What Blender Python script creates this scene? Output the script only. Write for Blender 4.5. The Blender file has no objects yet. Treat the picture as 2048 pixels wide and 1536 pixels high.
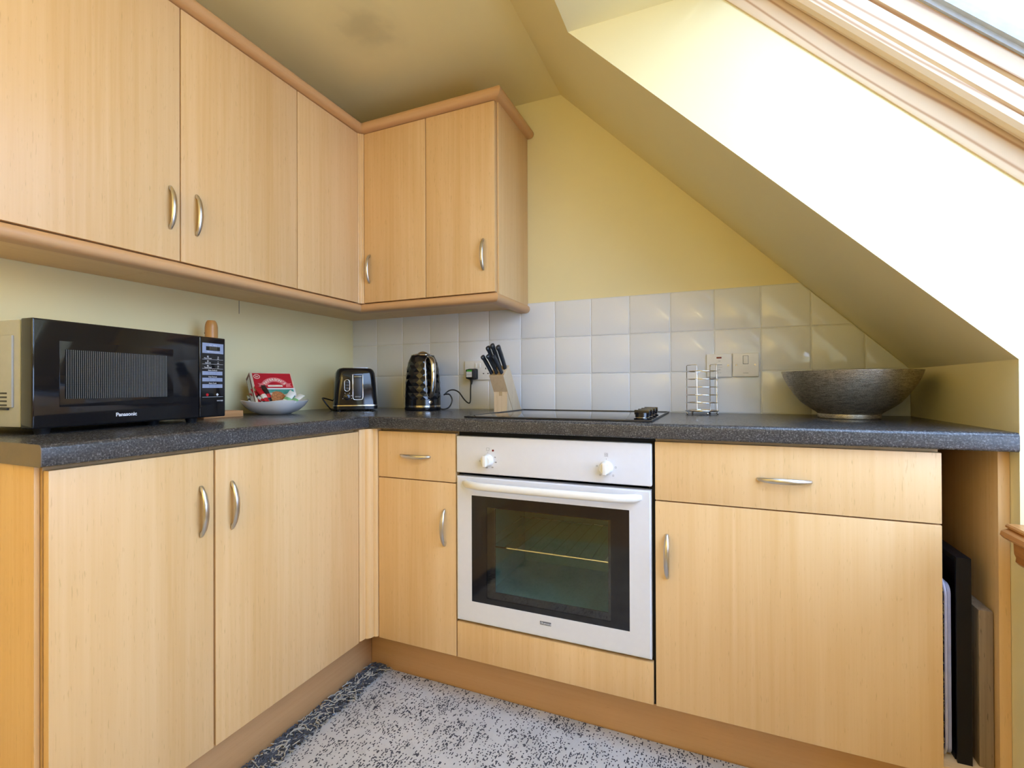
import bpy, bmesh, math, random
from mathutils import Vector, Matrix
random.seed(7)
scene = bpy.context.scene
COL = scene.collection
R2 = math.sqrt(2.0)

# ---------------------------------------------------------------- camera
cam_d = bpy.data.cameras.new('camera')
cam = bpy.data.objects.new('camera', cam_d)
COL.objects.link(cam)
cam_d.sensor_width = 36.0
cam_d.lens = 960.81 / 2048 * 36
cam_d.shift_y = 1.9 / 2048
cam_d.clip_start = 0.02
_rt = Vector((0.91981298, 0.39233654, -0.00401374))
_up = Vector((0.00534986, -0.00231231, 0.99998302))
_fw = Vector((-0.3923206, 0.91981884, 0.00422584))
_m = Matrix((_rt, _up, -_fw)).transposed().to_4x4()
_m.translation = Vector((1.6829, -1.9124, 1.0102))
cam.matrix_world = _m
scene.camera = cam

# ---------------------------------------------------------------- world, lights, exposure
SKY = 7.3
w = bpy.data.worlds.new('overcast_sky')
scene.world = w
w.use_nodes = True
bg = w.node_tree.nodes['Background']
bg.inputs[0].default_value = (0.605, 0.81, 1.28, 1)
bg.inputs[1].default_value = SKY
scene.view_settings.view_transform = 'Standard'
scene.view_settings.look = 'None'
scene.view_settings.exposure = 0.32
scene.view_settings.gamma = 1.0
scene.view_settings.use_curve_mapping = False
scene.cycles.diffuse_bounces = 5
scene.cycles.max_bounces = 8
scene.cycles.glossy_bounces = 3
scene.cycles.caustics_reflective = False
scene.cycles.use_light_tree = False

def portal(loc, direction, sx, sy):
    l = bpy.data.lights.new('daylight_portal', 'AREA')
    l.shape = 'RECTANGLE'
    l.size, l.size_y = sx, sy
    l.cycles.is_portal = True
    o = bpy.data.objects.new('daylight_portal', l)
    COL.objects.link(o)
    o.location = loc
    o.rotation_euler = Vector(direction).to_track_quat('-Z', 'Y').to_euler()
    return o

# ---------------------------------------------------------------- node helpers
class NT:
    def __init__(s, name):
        s.m = bpy.data.materials.new(name)
        s.m.use_nodes = True
        s.t = s.m.node_tree
        s.b = s.t.nodes['Principled BSDF']
        s.out = s.t.nodes['Material Output']
    def n(s, typ, **kw):
        nd = s.t.nodes.new(typ)
        ins = kw.pop('ins', {})
        for k, v in kw.items():
            setattr(nd, k, v)
        for k, v in ins.items():
            if hasattr(v, 'is_linked') and hasattr(v, 'links'):
                s.t.links.new(v, nd.inputs[k])
            else:
                nd.inputs[k].default_value = v
        return nd
    def link(s, a, b):
        s.t.links.new(a, b)
    def setb(s, **kw):
        names = dict(col='Base Color', rough='Roughness', metal='Metallic', spec='Specular IOR Level',
                     normal='Normal', coat='Coat Weight', coat_rough='Coat Roughness', ecol='Emission Color',
                     estr='Emission Strength', alpha='Alpha', trans='Transmission Weight', ior='IOR')
        for k, v in kw.items():
            i = s.b.inputs[names[k]]
            if hasattr(v, 'is_linked') and hasattr(v, 'links'):
                s.link(v, i)
            else:
                i.default_value = v
        return s
    def coords(s, scale=(1, 1, 1), rnd=0.0, kind='Object'):
        tc = s.n('ShaderNodeTexCoord')
        v = tc.outputs[kind]
        if rnd:
            oi = s.n('ShaderNodeObjectInfo')
            c = s.n('ShaderNodeCombineXYZ', ins={0: oi.outputs['Random'], 1: oi.outputs['Random'], 2: oi.outputs['Random']})
            sc = s.n('ShaderNodeVectorMath', operation='SCALE', ins={0: c.outputs[0], 'Scale': rnd})
            v = s.n('ShaderNodeVectorMath', operation='ADD', ins={0: v, 1: sc.outputs[0]}).outputs[0]
        mp = s.n('ShaderNodeMapping', ins={'Vector': v, 'Scale': scale})
        return mp.outputs[0]
    def noise(s, vec, scale, detail=2, rough=0.5, dist=0.0):
        return s.n('ShaderNodeTexNoise', ins={'Vector': vec, 'Scale': scale, 'Detail': detail, 'Roughness': rough, 'Distortion': dist}).outputs[0]
    def ramp(s, fac, stops, interp='LINEAR'):
        r = s.n('ShaderNodeValToRGB', ins={0: fac})
        r.color_ramp.interpolation = interp
        e = r.color_ramp.elements
        while len(e) < len(stops):
            e.new(0.5)
        for i, (p, c) in enumerate(stops):
            e[i].position = p
            e[i].color = (c[0], c[1], c[2], 1) if hasattr(c, '__len__') else (c, c, c, 1)
        return r.outputs[0]
    def mix(s, fac, a, b, mode='MIX'):
        mx = s.n('ShaderNodeMix', data_type='RGBA', blend_type=mode)
        for idx, v in ((0, fac), (6, a), (7, b)):
            if hasattr(v, 'is_linked') and hasattr(v, 'links'):
                s.link(v, mx.inputs[idx])
            else:
                mx.inputs[idx].default_value = v if idx == 0 else (v[0], v[1], v[2], 1)
        return mx.outputs[2]
    def math(s, op, a, b=0.0, c=0.0, clamp=False):
        nd = s.n('ShaderNodeMath', operation=op, ins={0: a, 1: b, 2: c})
        nd.use_clamp = clamp
        return nd.outputs[0]
    def bump(s, h, strength=0.2, dist=0.002):
        return s.n('ShaderNodeBump', ins={'Strength': strength, 'Distance': dist, 'Height': h}).outputs[0]

def srgb(r, g, b):
    f = lambda c: (c / 255 / 12.92) if c / 255 <= 0.04045 else ((c / 255 + 0.055) / 1.055) ** 2.4
    return (f(r), f(g), f(b))

def plain(name, col, rough=0.5, metal=0.0, var=0.06, nscale=60, bump=0.0, spec=0.5, coat=0.0):
    t = NT(name)
    v = t.coords()
    f = t.noise(v, nscale, 3)
    lo = tuple(c * (1 - var) for c in col)
    hi = tuple(min(1, c * (1 + var)) for c in col)
    t.setb(col=t.ramp(f, [(0.3, lo), (0.7, hi)]), rough=rough, metal=metal, spec=spec, coat=coat)
    if bump:
        t.setb(normal=t.bump(f, bump, 0.001))
    return t.m

def wood(name, axis, light, dark, rough=0.38, rnd=7.0, streak=1.0, fleck=0.5):
    """fine-grained laminate; axis = direction of the grain (0 x, 1 y, 2 z)"""
    t = NT(name)
    def sc(across, along):
        s = [across] * 3
        s[axis] = along
        return tuple(s)
    a = t.noise(t.coords(sc(9, 0.5), rnd), 1.0, 3, 0.6, 0.6)
    b = t.noise(t.coords(sc(95, 1.6), rnd), 1.0, 3, 0.65)
    c = t.noise(t.coords(sc(330, 34), rnd), 1.0, 2)
    d = t.noise(t.coords(sc(4.2, 0.35), rnd * 1.7), 1.0, 1)
    f = t.math('ADD', t.math('MULTIPLY', a, 0.55), t.math('MULTIPLY', b, 0.45 * streak))
    col = t.ramp(f, [(0.32, dark), (0.52, tuple(0.55 * x + 0.45 * y for x, y in zip(light, dark))), (0.68, light)])
    mid = tuple(0.5 * (x + y) for x, y in zip(light, dark))
    col = t.mix(t.math('MULTIPLY', t.ramp(d, [(0.4, 0), (0.6, 1)]), 0.35), col, tuple(x * 1.04 for x in light))
    fl = t.ramp(c, [(0.64, 0), (0.74, 1)])
    col = t.mix(t.math('MULTIPLY', fl, fleck), col, tuple(x * 0.78 for x in dark))
    t.setb(col=col, rough=rough, spec=0.4)
    return t.m

BL, BD = srgb(232, 197, 147), srgb(217, 174, 114)
M = {}
M['beech_z'] = wood('beech_laminate_upright', 2, BL, BD)
M['beech_x'] = wood('beech_laminate_along', 0, BL, BD)
M['beech_y'] = wood('beech_laminate_across', 1, BL, BD)
CL, CD = srgb(214, 172, 124), srgb(200, 152, 102)
M['trim_x'] = wood('beech_moulding_along', 0, CL, CD, 0.4, fleck=0.25)
M['trim_y'] = wood('beech_moulding_across', 1, CL, CD, 0.4, fleck=0.25)
M['trim_z'] = wood('beech_moulding_upright', 2, BL, BD, 0.4, fleck=0.25)
M['inside'] = plain('cabinet_interior_board', srgb(200, 165, 115), 0.6)
M['dark_gap'] = plain('black_cavity', (0.012, 0.011, 0.010), 0.8)

def paint(name, col, stain=None):
    t = NT(name)
    v = t.coords()
    f = t.noise(v, 2.2, 3)
    g = t.noise(v, 140, 3)
    c = t.ramp(f, [(0.3, tuple(x * 0.975 for x in col)), (0.7, tuple(min(1, x * 1.02) for x in col))])
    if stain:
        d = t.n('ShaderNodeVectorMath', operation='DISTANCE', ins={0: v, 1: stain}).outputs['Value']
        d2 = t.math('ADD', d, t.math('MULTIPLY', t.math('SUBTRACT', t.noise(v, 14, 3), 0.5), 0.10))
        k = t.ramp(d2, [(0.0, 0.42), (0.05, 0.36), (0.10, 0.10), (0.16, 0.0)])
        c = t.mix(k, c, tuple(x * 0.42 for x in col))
    t.setb(col=c, rough=0.6, spec=0.3, normal=t.bump(g, 0.06, 0.001))
    return t.m
YEL = (0.88, 0.78, 0.45)
M['paint'] = paint('pale_yellow_emulsion', YEL)
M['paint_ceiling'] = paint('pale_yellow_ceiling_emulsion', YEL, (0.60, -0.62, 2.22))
M['grout'] = plain('white_grout', srgb(226, 226, 222), 0.7)

def tile_mat():
    t = NT('white_glazed_tile')
    v = t.coords((1, 1, 1), 5.0)
    n = t.noise(v, 7, 1)
    oi = t.n('ShaderNodeObjectInfo')
    c = t.ramp(oi.outputs['Random'], [(0, srgb(229, 232, 235)), (1, srgb(234, 236, 239))])
    t.setb(col=c, rough=0.07, spec=0.5, normal=t.bump(n, 0.07, 0.006))
    return t.m
M['tile'] = tile_mat()

def worktop_mat():
    t = NT('dark_grey_stone_laminate')
    v = t.coords()
    a = t.noise(v, 260, 4, 0.7)
    b = t.noise(v, 42, 4, 0.7)
    vo = t.n('ShaderNodeTexVoronoi', ins={'Vector': v, 'Scale': 330.0}).outputs['Distance']
    c = t.ramp(a, [(0.36, srgb(38, 38, 40)), (0.52, srgb(74, 73, 73)), (0.66, srgb(118, 117, 117)), (0.78, srgb(164, 163, 163))])
    c = t.mix(t.ramp(b, [(0.35, 0.55), (0.65, 0.0)]), c, srgb(44, 44, 46))
    c = t.mix(t.math('MULTIPLY', t.ramp(vo, [(0.08, 1), (0.2, 0)]), 0.35), c, srgb(150, 150, 152))
    t.setb(col=c, rough=t.ramp(a, [(0.3, 0.20), (0.7, 0.30)]), spec=0.5, normal=t.bump(a, 0.08, 0.0006))
    return t.m
M['worktop'] = worktop_mat()
M['worktop_edge'] = plain('brown_edging_strip', srgb(112, 96, 80), 0.45)

M['steel'] = plain('satin_nickel', (0.62, 0.60, 0.57), 0.30, 1.0, 0.03)
M['chrome'] = plain('polished_chrome', (0.78, 0.77, 0.75), 0.10, 1.0, 0.02)
M['white_enamel'] = plain('white_enamel', srgb(224, 224, 228), 0.22, 0, 0.01)
M['white_plastic'] = plain('white_plastic', srgb(238, 236, 230), 0.3, 0, 0.015)
M['black_gloss'] = plain('glossy_black_plastic', (0.008, 0.008, 0.010), 0.07, 0, 0.1)
M['black_satin'] = plain('satin_black_plastic', (0.014, 0.014, 0.017), 0.35, 0, 0.1)
M['knife_grip'] = plain('dark_moulded_plastic', (0.022, 0.025, 0.030), 0.35, 0, 0.1)
M['cord'] = plain('black_flex', (0.010, 0.010, 0.011), 0.4)
M['hob_glass'] = plain('black_ceramic_glass', (0.006, 0.006, 0.008), 0.03, 0, 0.05)
M['grey_metal'] = plain('silver_painted_steel', srgb(172, 174, 174), 0.45, 0.0, 0.03)
M['dark_print'] = plain('grey_print', srgb(110, 112, 118), 0.6)
M['white_print'] = plain('white_print', srgb(225, 228, 235), 0.5)
M['panel_grey'] = plain('blue_grey_print', srgb(150, 162, 190), 0.35)
M['lcd'] = plain('dark_display', srgb(28, 28, 22), 0.2)
M['lcd_seg'] = plain('unlit_segments', srgb(84, 80, 66), 0.3)
M['red'] = plain('red_print', srgb(196, 28, 40), 0.4)
M['amber'] = plain('red_lamp_lens', srgb(120, 20, 22), 0.25)
M['block_wood'] = wood('pale_rubberwood', 2, srgb(226, 205, 172), srgb(203, 176, 138), 0.55, fleck=0.6)
M['block_wood_dark'] = wood('rubberwood_slot_face', 0, srgb(196, 170, 130), srgb(168, 138, 98), 0.55, fleck=0.9)
M['bamboo'] = wood('golden_turned_wood', 2, srgb(214, 160, 92), srgb(188, 128, 66), 0.35)
M['bamboo_x'] = wood('golden_wood_base', 1, srgb(220, 165, 110), srgb(190, 130, 78), 0.4)
M['porcelain'] = plain('white_porcelain', srgb(232, 232, 230), 0.12, 0, 0.01)
M['blade'] = plain('knife_steel', (0.6, 0.6, 0.6), 0.2, 1.0)
M['old_wood'] = wood('weathered_grey_wood', 2, srgb(168, 146, 118), srgb(110, 92, 72), 0.8, fleck=0.9)
M['black_tray'] = plain('black_lacquer', (0.006, 0.005, 0.006), 0.5, spec=0.25)
M['maroon'] = plain('dark_maroon_lacquer', (0.03, 0.008, 0.012), 0.3)
M['lilac'] = plain('lilac_white_melamine', srgb(196, 196, 222), 0.3)
M['gasket'] = plain('grey_gasket', srgb(190, 196, 204), 0.5, 0.0)
M['floor'] = wood('pale_floor_board', 1, srgb(206, 180, 146), srgb(180, 150, 112), 0.4)

def pine_mat(name, light, dark):
    t = NT(name)
    v = t.coords((1, 1, 1))
    # stretch along the 45 degree slope: rotate into the slope frame first
    mp = t.n('ShaderNodeMapping', ins={'Vector': v, 'Rotation': (0, -math.pi / 4, 0)})
    mp2 = t.n('ShaderNodeMapping', ins={'Vector': mp.outputs[0], 'Scale': (3.0, 16.0, 22.0)})
    wv = t.n('ShaderNodeTexWave', wave_type='BANDS', bands_direction='Z', ins={'Vector': mp2.outputs[0], 'Scale': 0.55, 'Distortion': 7.0, 'Detail': 2.0, 'Detail Scale': 0.55})
    f = t.ramp(wv.outputs[1], [(0.0, 1), (0.10, 0.25), (0.25, 0)])
    c = t.mix(t.math('MULTIPLY', f, 0.8), light, dark)
    t.setb(col=c, rough=0.35, spec=0.4)
    return t.m
M['pine'] = pine_mat('lacquered_pine', srgb(226, 200, 164), srgb(176, 126, 82))
M['pine_sill'] = wood('varnished_pine_sill', 1, srgb(196, 140, 84), srgb(150, 92, 44), 0.28, streak=1.6)

def glass_mat(name, tint, refl=0.08, rough=0.02):
    t = NT(name)
    tr = t.n('ShaderNodeBsdfTransparent', ins={0: (*tint, 1)})
    gl = t.n('ShaderNodeBsdfGlossy', ins={0: (1, 1, 1, 1), 'Roughness': rough})
    ge = t.n('ShaderNodeNewGeometry')
    dt = t.n('ShaderNodeVectorMath', operation='DOT_PRODUCT', ins={0: ge.outputs['Normal'], 1: ge.outputs['Incoming']}).outputs['Value']
    fr = t.math('ADD', t.math('MULTIPLY', t.math('POWER', t.math('SUBTRACT', 1.0, t.math('ABSOLUTE', dt)), 5.0), 0.96), refl / 2)
    mx = t.n('ShaderNodeMixShader', ins={0: fr, 1: tr.outputs[0], 2: gl.outputs[0]})
    t.link(mx.outputs[0], t.out.inputs[0])
    return t.m
M['pane'] = glass_mat('clear_window_glass', (0.95, 0.97, 0.97))
M['oven_glass'] = glass_mat('tinted_oven_glass', (0.86, 0.88, 0.88))
M['oven_cavity'] = plain('dark_teal_enamel', srgb(104, 160, 148), 0.35, 0, 0.05)

def dots_mat():
    t = NT('perforated_door_screen')
    tc = t.n('ShaderNodeTexCoord')
    sp = t.n('ShaderNodeSeparateXYZ', ins={0: tc.outputs['Object']})
    fx = t.math('PINGPONG', t.math('MULTIPLY', sp.outputs[0], 240.0), 0.5)
    fz = t.math('PINGPONG', t.math('MULTIPLY', sp.outputs[2], 480.0), 0.5)
    a = t.ramp(fx, [(0.30, 0), (0.42, 1)])
    b = t.ramp(fz, [(0.22, 0), (0.36, 1)])
    k = t.math('MULTIPLY', a, b)
    c = t.mix(k, srgb(22, 26, 30), srgb(170, 168, 160))
    t.setb(col=c, rough=0.12, spec=0.5)
    return t.m
M['dots'] = dots_mat()

def bowl_mat():
    t = NT('beaten_pewter')
    v = t.coords((1, 1, 1))
    a = t.noise(t.coords((55, 55, 330)), 1.0, 3, 0.6)
    b = t.noise(v, 420, 2)
    h = t.math('ADD', t.math('MULTIPLY', a, 0.6), t.math('MULTIPLY', b, 0.6))
    t.setb(col=t.ramp(h, [(0.4, srgb(120, 113, 98)), (0.75, srgb(206, 198, 178))]), metal=0.85, rough=0.42, normal=t.bump(h, 0.55, 0.0016))
    return t.m
M['pewter'] = bowl_mat()

def rug_mat():
    t = NT('grey_woven_rug')
    tc = t.n('ShaderNodeTexCoord')
    v = tc.outputs['Object']
    snap = t.n('ShaderNodeVectorMath', operation='SNAP', ins={0: v, 1: (0.0032, 0.0044, 1.0)}).outputs[0]
    wn = t.n('ShaderNodeTexWhiteNoise', noise_dimensions='3D', ins={0: snap}).outputs[0]
    snap2 = t.n('ShaderNodeVectorMath', operation='SNAP', ins={0: v, 1: (0.0032, 0.0105, 1.0)}).outputs[0]
    wn2 = t.n('ShaderNodeTexWhiteNoise', noise_dimensions='3D', ins={0: snap2}).outputs[0]
    lo = t.noise(v, 9, 4, 0.65)
    lo2 = t.noise(t.coords((10, 24, 1)), 1.0, 3, 0.6)
    dens = t.math('ADD', t.math('MULTIPLY', lo, 0.75), t.math('MULTIPLY', lo2, 0.45))
    rsn = t.n('ShaderNodeVectorMath', operation='SNAP', ins={0: v, 1: (0.0064, 9.0, 9.0)}).outputs[0]
    rown = t.n('ShaderNodeTexWhiteNoise', noise_dimensions='3D', ins={0: rsn}).outputs[0]
    dens = t.math('ADD', dens, t.math('MULTIPLY', t.math('SUBTRACT', rown, 0.5), 0.16))
    thr = t.ramp(dens, [(0.40, 0.04), (0.60, 0.18), (0.80, 0.46)])
    k = t.math('LESS_THAN', t.math('ADD', t.math('MULTIPLY', wn, 0.6), t.math('MULTIPLY', wn2, 0.4)), t.math('ADD', t.math('MULTIPLY', thr, 0.85), 0.10))
    sp = t.n('ShaderNodeSeparateXYZ', ins={0: v})
    rib = t.math('PINGPONG', t.math('MULTIPLY', sp.outputs[0], 312.5), 0.5)
    ribx = t.math('PINGPONG', t.math('MULTIPLY', sp.outputs[1], 400.0), 0.5)
    base = t.mix(t.ramp(rib, [(0.0, 0), (0.5, 1)]), srgb(186, 186, 188), srgb(230, 229, 228))
    base = t.mix(t.math('MULTIPLY', t.ramp(lo, [(0.45, 0), (0.7, 1)]), 0.45), base, srgb(172, 172, 170))
    c = t.mix(k, base, srgb(84, 85, 92))
    h = t.math('ADD', rib, t.math('MULTIPLY', ribx, 0.6))
    t.setb(col=c, rough=0.95, spec=0.1, normal=t.bump(h, 0.5, 0.0015))
    return t.m
M['rug'] = rug_mat()
M['fringe_dark'] = plain('charcoal_yarn', srgb(80, 82, 90), 0.95, 0, 0.3)
M['fringe_light'] = plain('ecru_yarn', srgb(186, 182, 172), 0.95, 0, 0.15)
M['rug_edge'] = plain('grey_rug_binding', srgb(176, 176, 176), 0.95, 0, 0.15)

# ---------------------------------------------------------------- mesh helpers
def obj(name, me, mat=None, parent=None, loc=None, rot=None):
    if mat is not None and not me.materials:
        me.materials.append(mat)
    o = bpy.data.objects.new(name, me)
    COL.objects.link(o)
    if parent is not None:
        o.parent = parent
    if loc is not None:
        o.location = loc
    if rot is not None:
        o.rotation_euler = rot
    return o

def finish(bm, smooth=35):
    bmesh.ops.recalc_face_normals(bm, faces=bm.faces)
    me = bpy.data.meshes.new('mesh')
    bm.to_mesh(me)
    bm.free()
    if smooth:
        me.polygons.foreach_set('use_smooth', [True] * len(me.polygons))
        me.set_sharp_from_angle(angle=math.radians(smooth))
    return me

def add_box(bm, x0, x1, y0, y1, z0, z1, bev=0.0, seg=2):
    vs = [bm.verts.new((x, y, z)) for x in (x0, x1) for y in (y0, y1) for z in (z0, z1)]
    fs = []
    for f in ((0, 1, 3, 2), (4, 6, 7, 5), (0, 4, 5, 1), (2, 3, 7, 6), (0, 2, 6, 4), (1, 5, 7, 3)):
        fs.append(bm.faces.new([vs[i] for i in f]))
    if bev:
        es = list({e for f in fs for e in f.edges})
        bmesh.ops.bevel(bm, geom=es, offset=bev, segments=seg, affect='EDGES', profile=0.6)

def box(x0, x1, y0, y1, z0, z1, bev=0.0, seg=2):
    bm = bmesh.new()
    add_box(bm, min(x0, x1), max(x0, x1), min(y0, y1), max(y0, y1), min(z0, z1), max(z0, z1), bev, seg)
    return finish(bm)

def add_prism(bm, poly, axis, a, b):
    """poly in the two remaining axes (in x,y,z order), extruded along axis from a to b"""
    def P(p, c):
        q = list(p)
        q.insert(axis, c)
        return q
    n = len(poly)
    A = [bm.verts.new(P(p, a)) for p in poly]
    B = [bm.verts.new(P(p, b)) for p in poly]
    bm.faces.new(A)
    bm.faces.new(B[::-1])
    for i in range(n):
        bm.faces.new((A[i], B[i], B[(i + 1) % n], A[(i + 1) % n]))

def prism(poly, axis, a, b, smooth=35):
    bm = bmesh.new()
    add_prism(bm, poly, axis, a, b)
    return finish(bm, smooth)

def add_lathe(bm, prof, seg=32, cx=0, cy=0, cz=0, closed=False):
    rings = []
    for r, z in prof:
        if r < 1e-6:
            rings.append([bm.verts.new((cx, cy, cz + z))])
        else:
            rings.append([bm.verts.new((cx + r * math.cos(2 * math.pi * i / seg), cy + r * math.sin(2 * math.pi * i / seg), cz + z)) for i in range(seg)])
    for a, b in zip(rings, rings[1:]):
        for i in range(seg):
            j = (i + 1) % seg
            if len(a) == 1 and len(b) > 1:
                bm.faces.new((a[0], b[i], b[j]))
            elif len(b) == 1 and len(a) > 1:
                bm.faces.new((a[i], b[0], a[j]))
            elif len(a) > 1:
                bm.faces.new((a[i], b[i], b[j], a[j]))

def lathe(prof, seg=32, smooth=40):
    bm = bmesh.new()
    add_lathe(bm, prof, seg)
    return finish(bm, smooth)

def add_tube(bm, pts, r, seg=8, closed=False, radii=None):
    pts = [Vector(p) for p in pts]
    n = len(pts)
    rings = []
    prev = None
    for i, p in enumerate(pts):
        if closed:
            t = pts[(i + 1) % n] - pts[i - 1]
        else:
            t = pts[min(i + 1, n - 1)] - pts[max(i - 1, 0)]
        t.normalize()
        if prev is None:
            a = Vector((0, 0, 1)) if abs(t.z) < 0.9 else Vector((1, 0, 0))
            u = t.cross(a).normalized()
        else:
            u = (prev - t * prev.dot(t)).normalized()
        prev = u
        v = t.cross(u)
        rr = radii[i] if radii else r
        rings.append([bm.verts.new(p + (u * math.cos(2 * math.pi * k / seg) + v * math.sin(2 * math.pi * k / seg)) * rr) for k in range(seg)])
    m = n if closed else n - 1
    for i in range(m):
        a, b = rings[i], rings[(i + 1) % n]
        off = 0
        if closed and i == n - 1:
            off = min(range(seg), key=lambda o: sum((a[k].co - b[(k + o) % seg].co).length for k in range(seg)))
        for k in range(seg):
            bm.faces.new((a[k], a[(k + 1) % seg], b[(k + 1 + off) % seg], b[(k + off) % seg]))
    if not closed:
        bm.faces.new(rings[0][::-1])
        bm.faces.new(rings[-1])

def tube(pts, r, seg=8, closed=False, radii=None):
    bm = bmesh.new()
    add_tube(bm, pts, r, seg, closed, radii)
    return finish(bm, 60)

def spline(ctrl, n=10):
    """Catmull-Rom through control points"""
    c = [Vector(p) for p in ctrl]
    c = [c[0] * 2 - c[1]] + c + [c[-1] * 2 - c[-2]]
    out = []
    for i in range(1, len(c) - 2):
        for k in range(n):
            t = k / n
            p0, p1, p2, p3 = c[i - 1], c[i], c[i + 1], c[i + 2]
            out.append(0.5 * ((2 * p1) + (p2 - p0) * t + (2 * p0 - 5 * p1 + 4 * p2 - p3) * t * t + (3 * p1 - p0 - 3 * p2 + p3) * t ** 3))
    out.append(c[-2])
    return out

def loft(sections, smooth=40, cap=True, closed=False):
    bm = bmesh.new()
    rings = [[bm.verts.new(p) for p in s] for s in sections]
    n = len(rings[0])
    for a, b in zip(rings, rings[1:]):
        for i in range(n):
            bm.faces.new((a[i], a[(i + 1) % n], b[(i + 1) % n], b[i]))
    if cap:
        bm.faces.new(rings[0][::-1])
        bm.faces.new(rings[-1])
    return finish(bm, smooth)

def shift(me, dx, dy, dz):
    me.transform(Matrix.Translation((dx, dy, dz)))
    return me

def text_mesh(s, size, extrude=0.0004, bold=0.0):
    """upright lettering: reads along +x, up is +z, faces -y, centred"""
    cu = bpy.data.curves.new('lettering', 'FONT')
    cu.body = s
    cu.size = size
    cu.extrude = extrude
    cu.offset = bold
    cu.resolution_u = 3
    cu.align_x = 'CENTER'
    cu.align_y = 'CENTER'
    o = bpy.data.objects.new('lettering', cu)
    COL.objects.link(o)
    bpy.context.view_layer.update()
    me = bpy.data.meshes.new_from_object(o.evaluated_get(bpy.context.evaluated_depsgraph_get()))
    bpy.data.objects.remove(o)
    bpy.data.curves.remove(cu)
    me.materials.clear()
    me.transform(Matrix.Rotation(math.pi / 2, 4, 'X'))
    return me

def join_meshes(lst):
    bm = bmesh.new()
    for me in lst:
        bm.from_mesh(me)
        bpy.data.meshes.remove(me)
    me = bpy.data.meshes.new('mesh')
    bm.to_mesh(me)
    bm.free()
    return me

def tag(o, label=None, cat=None, group=None, kind=None):
    if label: o['label'] = label
    if cat: o['category'] = cat
    if group: o['group'] = group
    if kind: o['kind'] = kind
    return o

def thing(name, label, cat, loc=(0, 0, 0), rz=0.0, group=None):
    o = bpy.data.objects.new(name, None)
    COL.objects.link(o)
    o.empty_display_size = 0.05
    o.location = loc
    o.rotation_euler = (0, 0, rz)
    return tag(o, label, cat, group)

def wpart(root, name, me, mat, parent=None):
    """part whose mesh is given in world coordinates, root unrotated"""
    l = root.location
    shift(me, -l.x, -l.y, -l.z)
    return obj(name, me, mat, parent or root)

def structure(name, me, mat):
    return tag(obj(name, me, mat), kind='structure')

# ================================================================= SETTING
ZC = 2.223           # flat ceiling
SL = 3.315           # x + z on the sloping ceiling
XR = 2.252           # end wall of the recess
YC = -0.600          # side of the roof-window well
YW = -1.95           # other side of the well
YB = -3.60           # wall behind the camera
ZS = 0.727           # sill top
SF = 3.685           # x + z where the window frame starts

structure('floor', box(-0.06, 2.75, YB - 0.06, 0.06, -0.05, 0.0), M['floor'])
wall_back = structure('wall_back', prism([(0, 0), (XR + 0.05, 0), (XR + 0.05, SL - XR), (SL - ZC + 0.05, ZC + 0.02), (0, ZC + 0.02)], 1, 0.0, 0.06), M['paint'])
structure('wall_left', box(-0.06, 0.0, YB - 0.06, 0.06, 0, ZC + 0.05), M['paint'])
structure('ceiling', box(-0.06, SL - ZC, YB - 0.06, 0.06, ZC, ZC + 0.08), M['paint_ceiling'])
structure('wall_rear', box(-0.06, 2.75, YB - 0.06, YB, 0, ZC + 0.3), M['paint'])
structure('wall_right', box(XR, 2.75, YB - 0.06, 0.06, 0, ZS - 0.035), M['paint'])
slope_poly = [(SL - ZC, ZC), (XR, SL - XR), (XR, ZS - 0.035), (2.75, ZS - 0.035), (2.75, SF - 2.66), (2.66, SF - 2.66), (1.40, SF - 1.40), (SL - ZC, ZC + 0.06)]
structure('wall_slope', prism(slope_poly, 1, YC, 0.06), M['paint'])
structure('wall_slope_rear', prism(slope_poly, 1, YB - 0.06, YW), M['paint'])
structure('ceiling_window_head', prism([(SL - ZC, ZC), (1.300, 2.015), (SF - 2.015, 2.015), (SF - 2.015, 2.30), (SL - ZC, 2.30)], 1, YW, YC), M['paint'])

# white tiles, three rows; the cut ones follow the slope and the end wall
P, PV, GR = 0.1525, 0.1512, 0.0022
ZT = 0.912
TILE = None
def tile_mesh(poly, th=0.006, bev=0.004):
    bm = bmesh.new()
    cx = sum(p[0] for p in poly) / len(poly)
    cz = sum(p[1] for p in poly) / len(poly)
    n = len(poly)
    back = [bm.verts.new((p[0], -0.0005, p[1])) for p in poly]
    side = [bm.verts.new((p[0], -th * 0.55, p[1])) for p in poly]
    def inset(d):
        out = []
        for i in range(n):
            p0, p1, p2 = Vector(poly[i - 1]), Vector(poly[i]), Vector(poly[(i + 1) % n])
            a = (p1 - p0).normalized()
            b = (p2 - p1).normalized()
            na, nb = Vector((-a.y, a.x)), Vector((-b.y, b.x))
            k = (na + nb)
            k = k / max(0.35, 1 + na.dot(nb))
            out.append(p1 + k * d)
        return out
    m1 = [bm.verts.new((p.x, -th * 0.88, p.y)) for p in inset(bev * 0.4)]
    m2 = [bm.verts.new((p.x, -th, p.y)) for p in inset(bev)]
    for A, B in ((back, side), (side, m1), (m1, m2)):
        for i in range(n):
            bm.faces.new((A[i], A[(i + 1) % n], B[(i + 1) % n], B[i]))
    bm.faces.new(m2)
    me = finish(bm, 60)
    return me

def clip(poly, a, b, c):
    """keep a*x+b*z<=c"""
    out = []
    for i in range(len(poly)):
        p, q = poly[i], poly[(i + 1) % len(poly)]
        dp, dq = a * p[0] + b * p[1] - c, a * q[0] + b * q[1] - c
        if dp <= 0:
            out.append(p)
        if dp * dq < 0:
            t = dp / (dp - dq)
            out.append((p[0] + (q[0] - p[0]) * t, p[1] + (q[1] - p[1]) * t))
    return out

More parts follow.
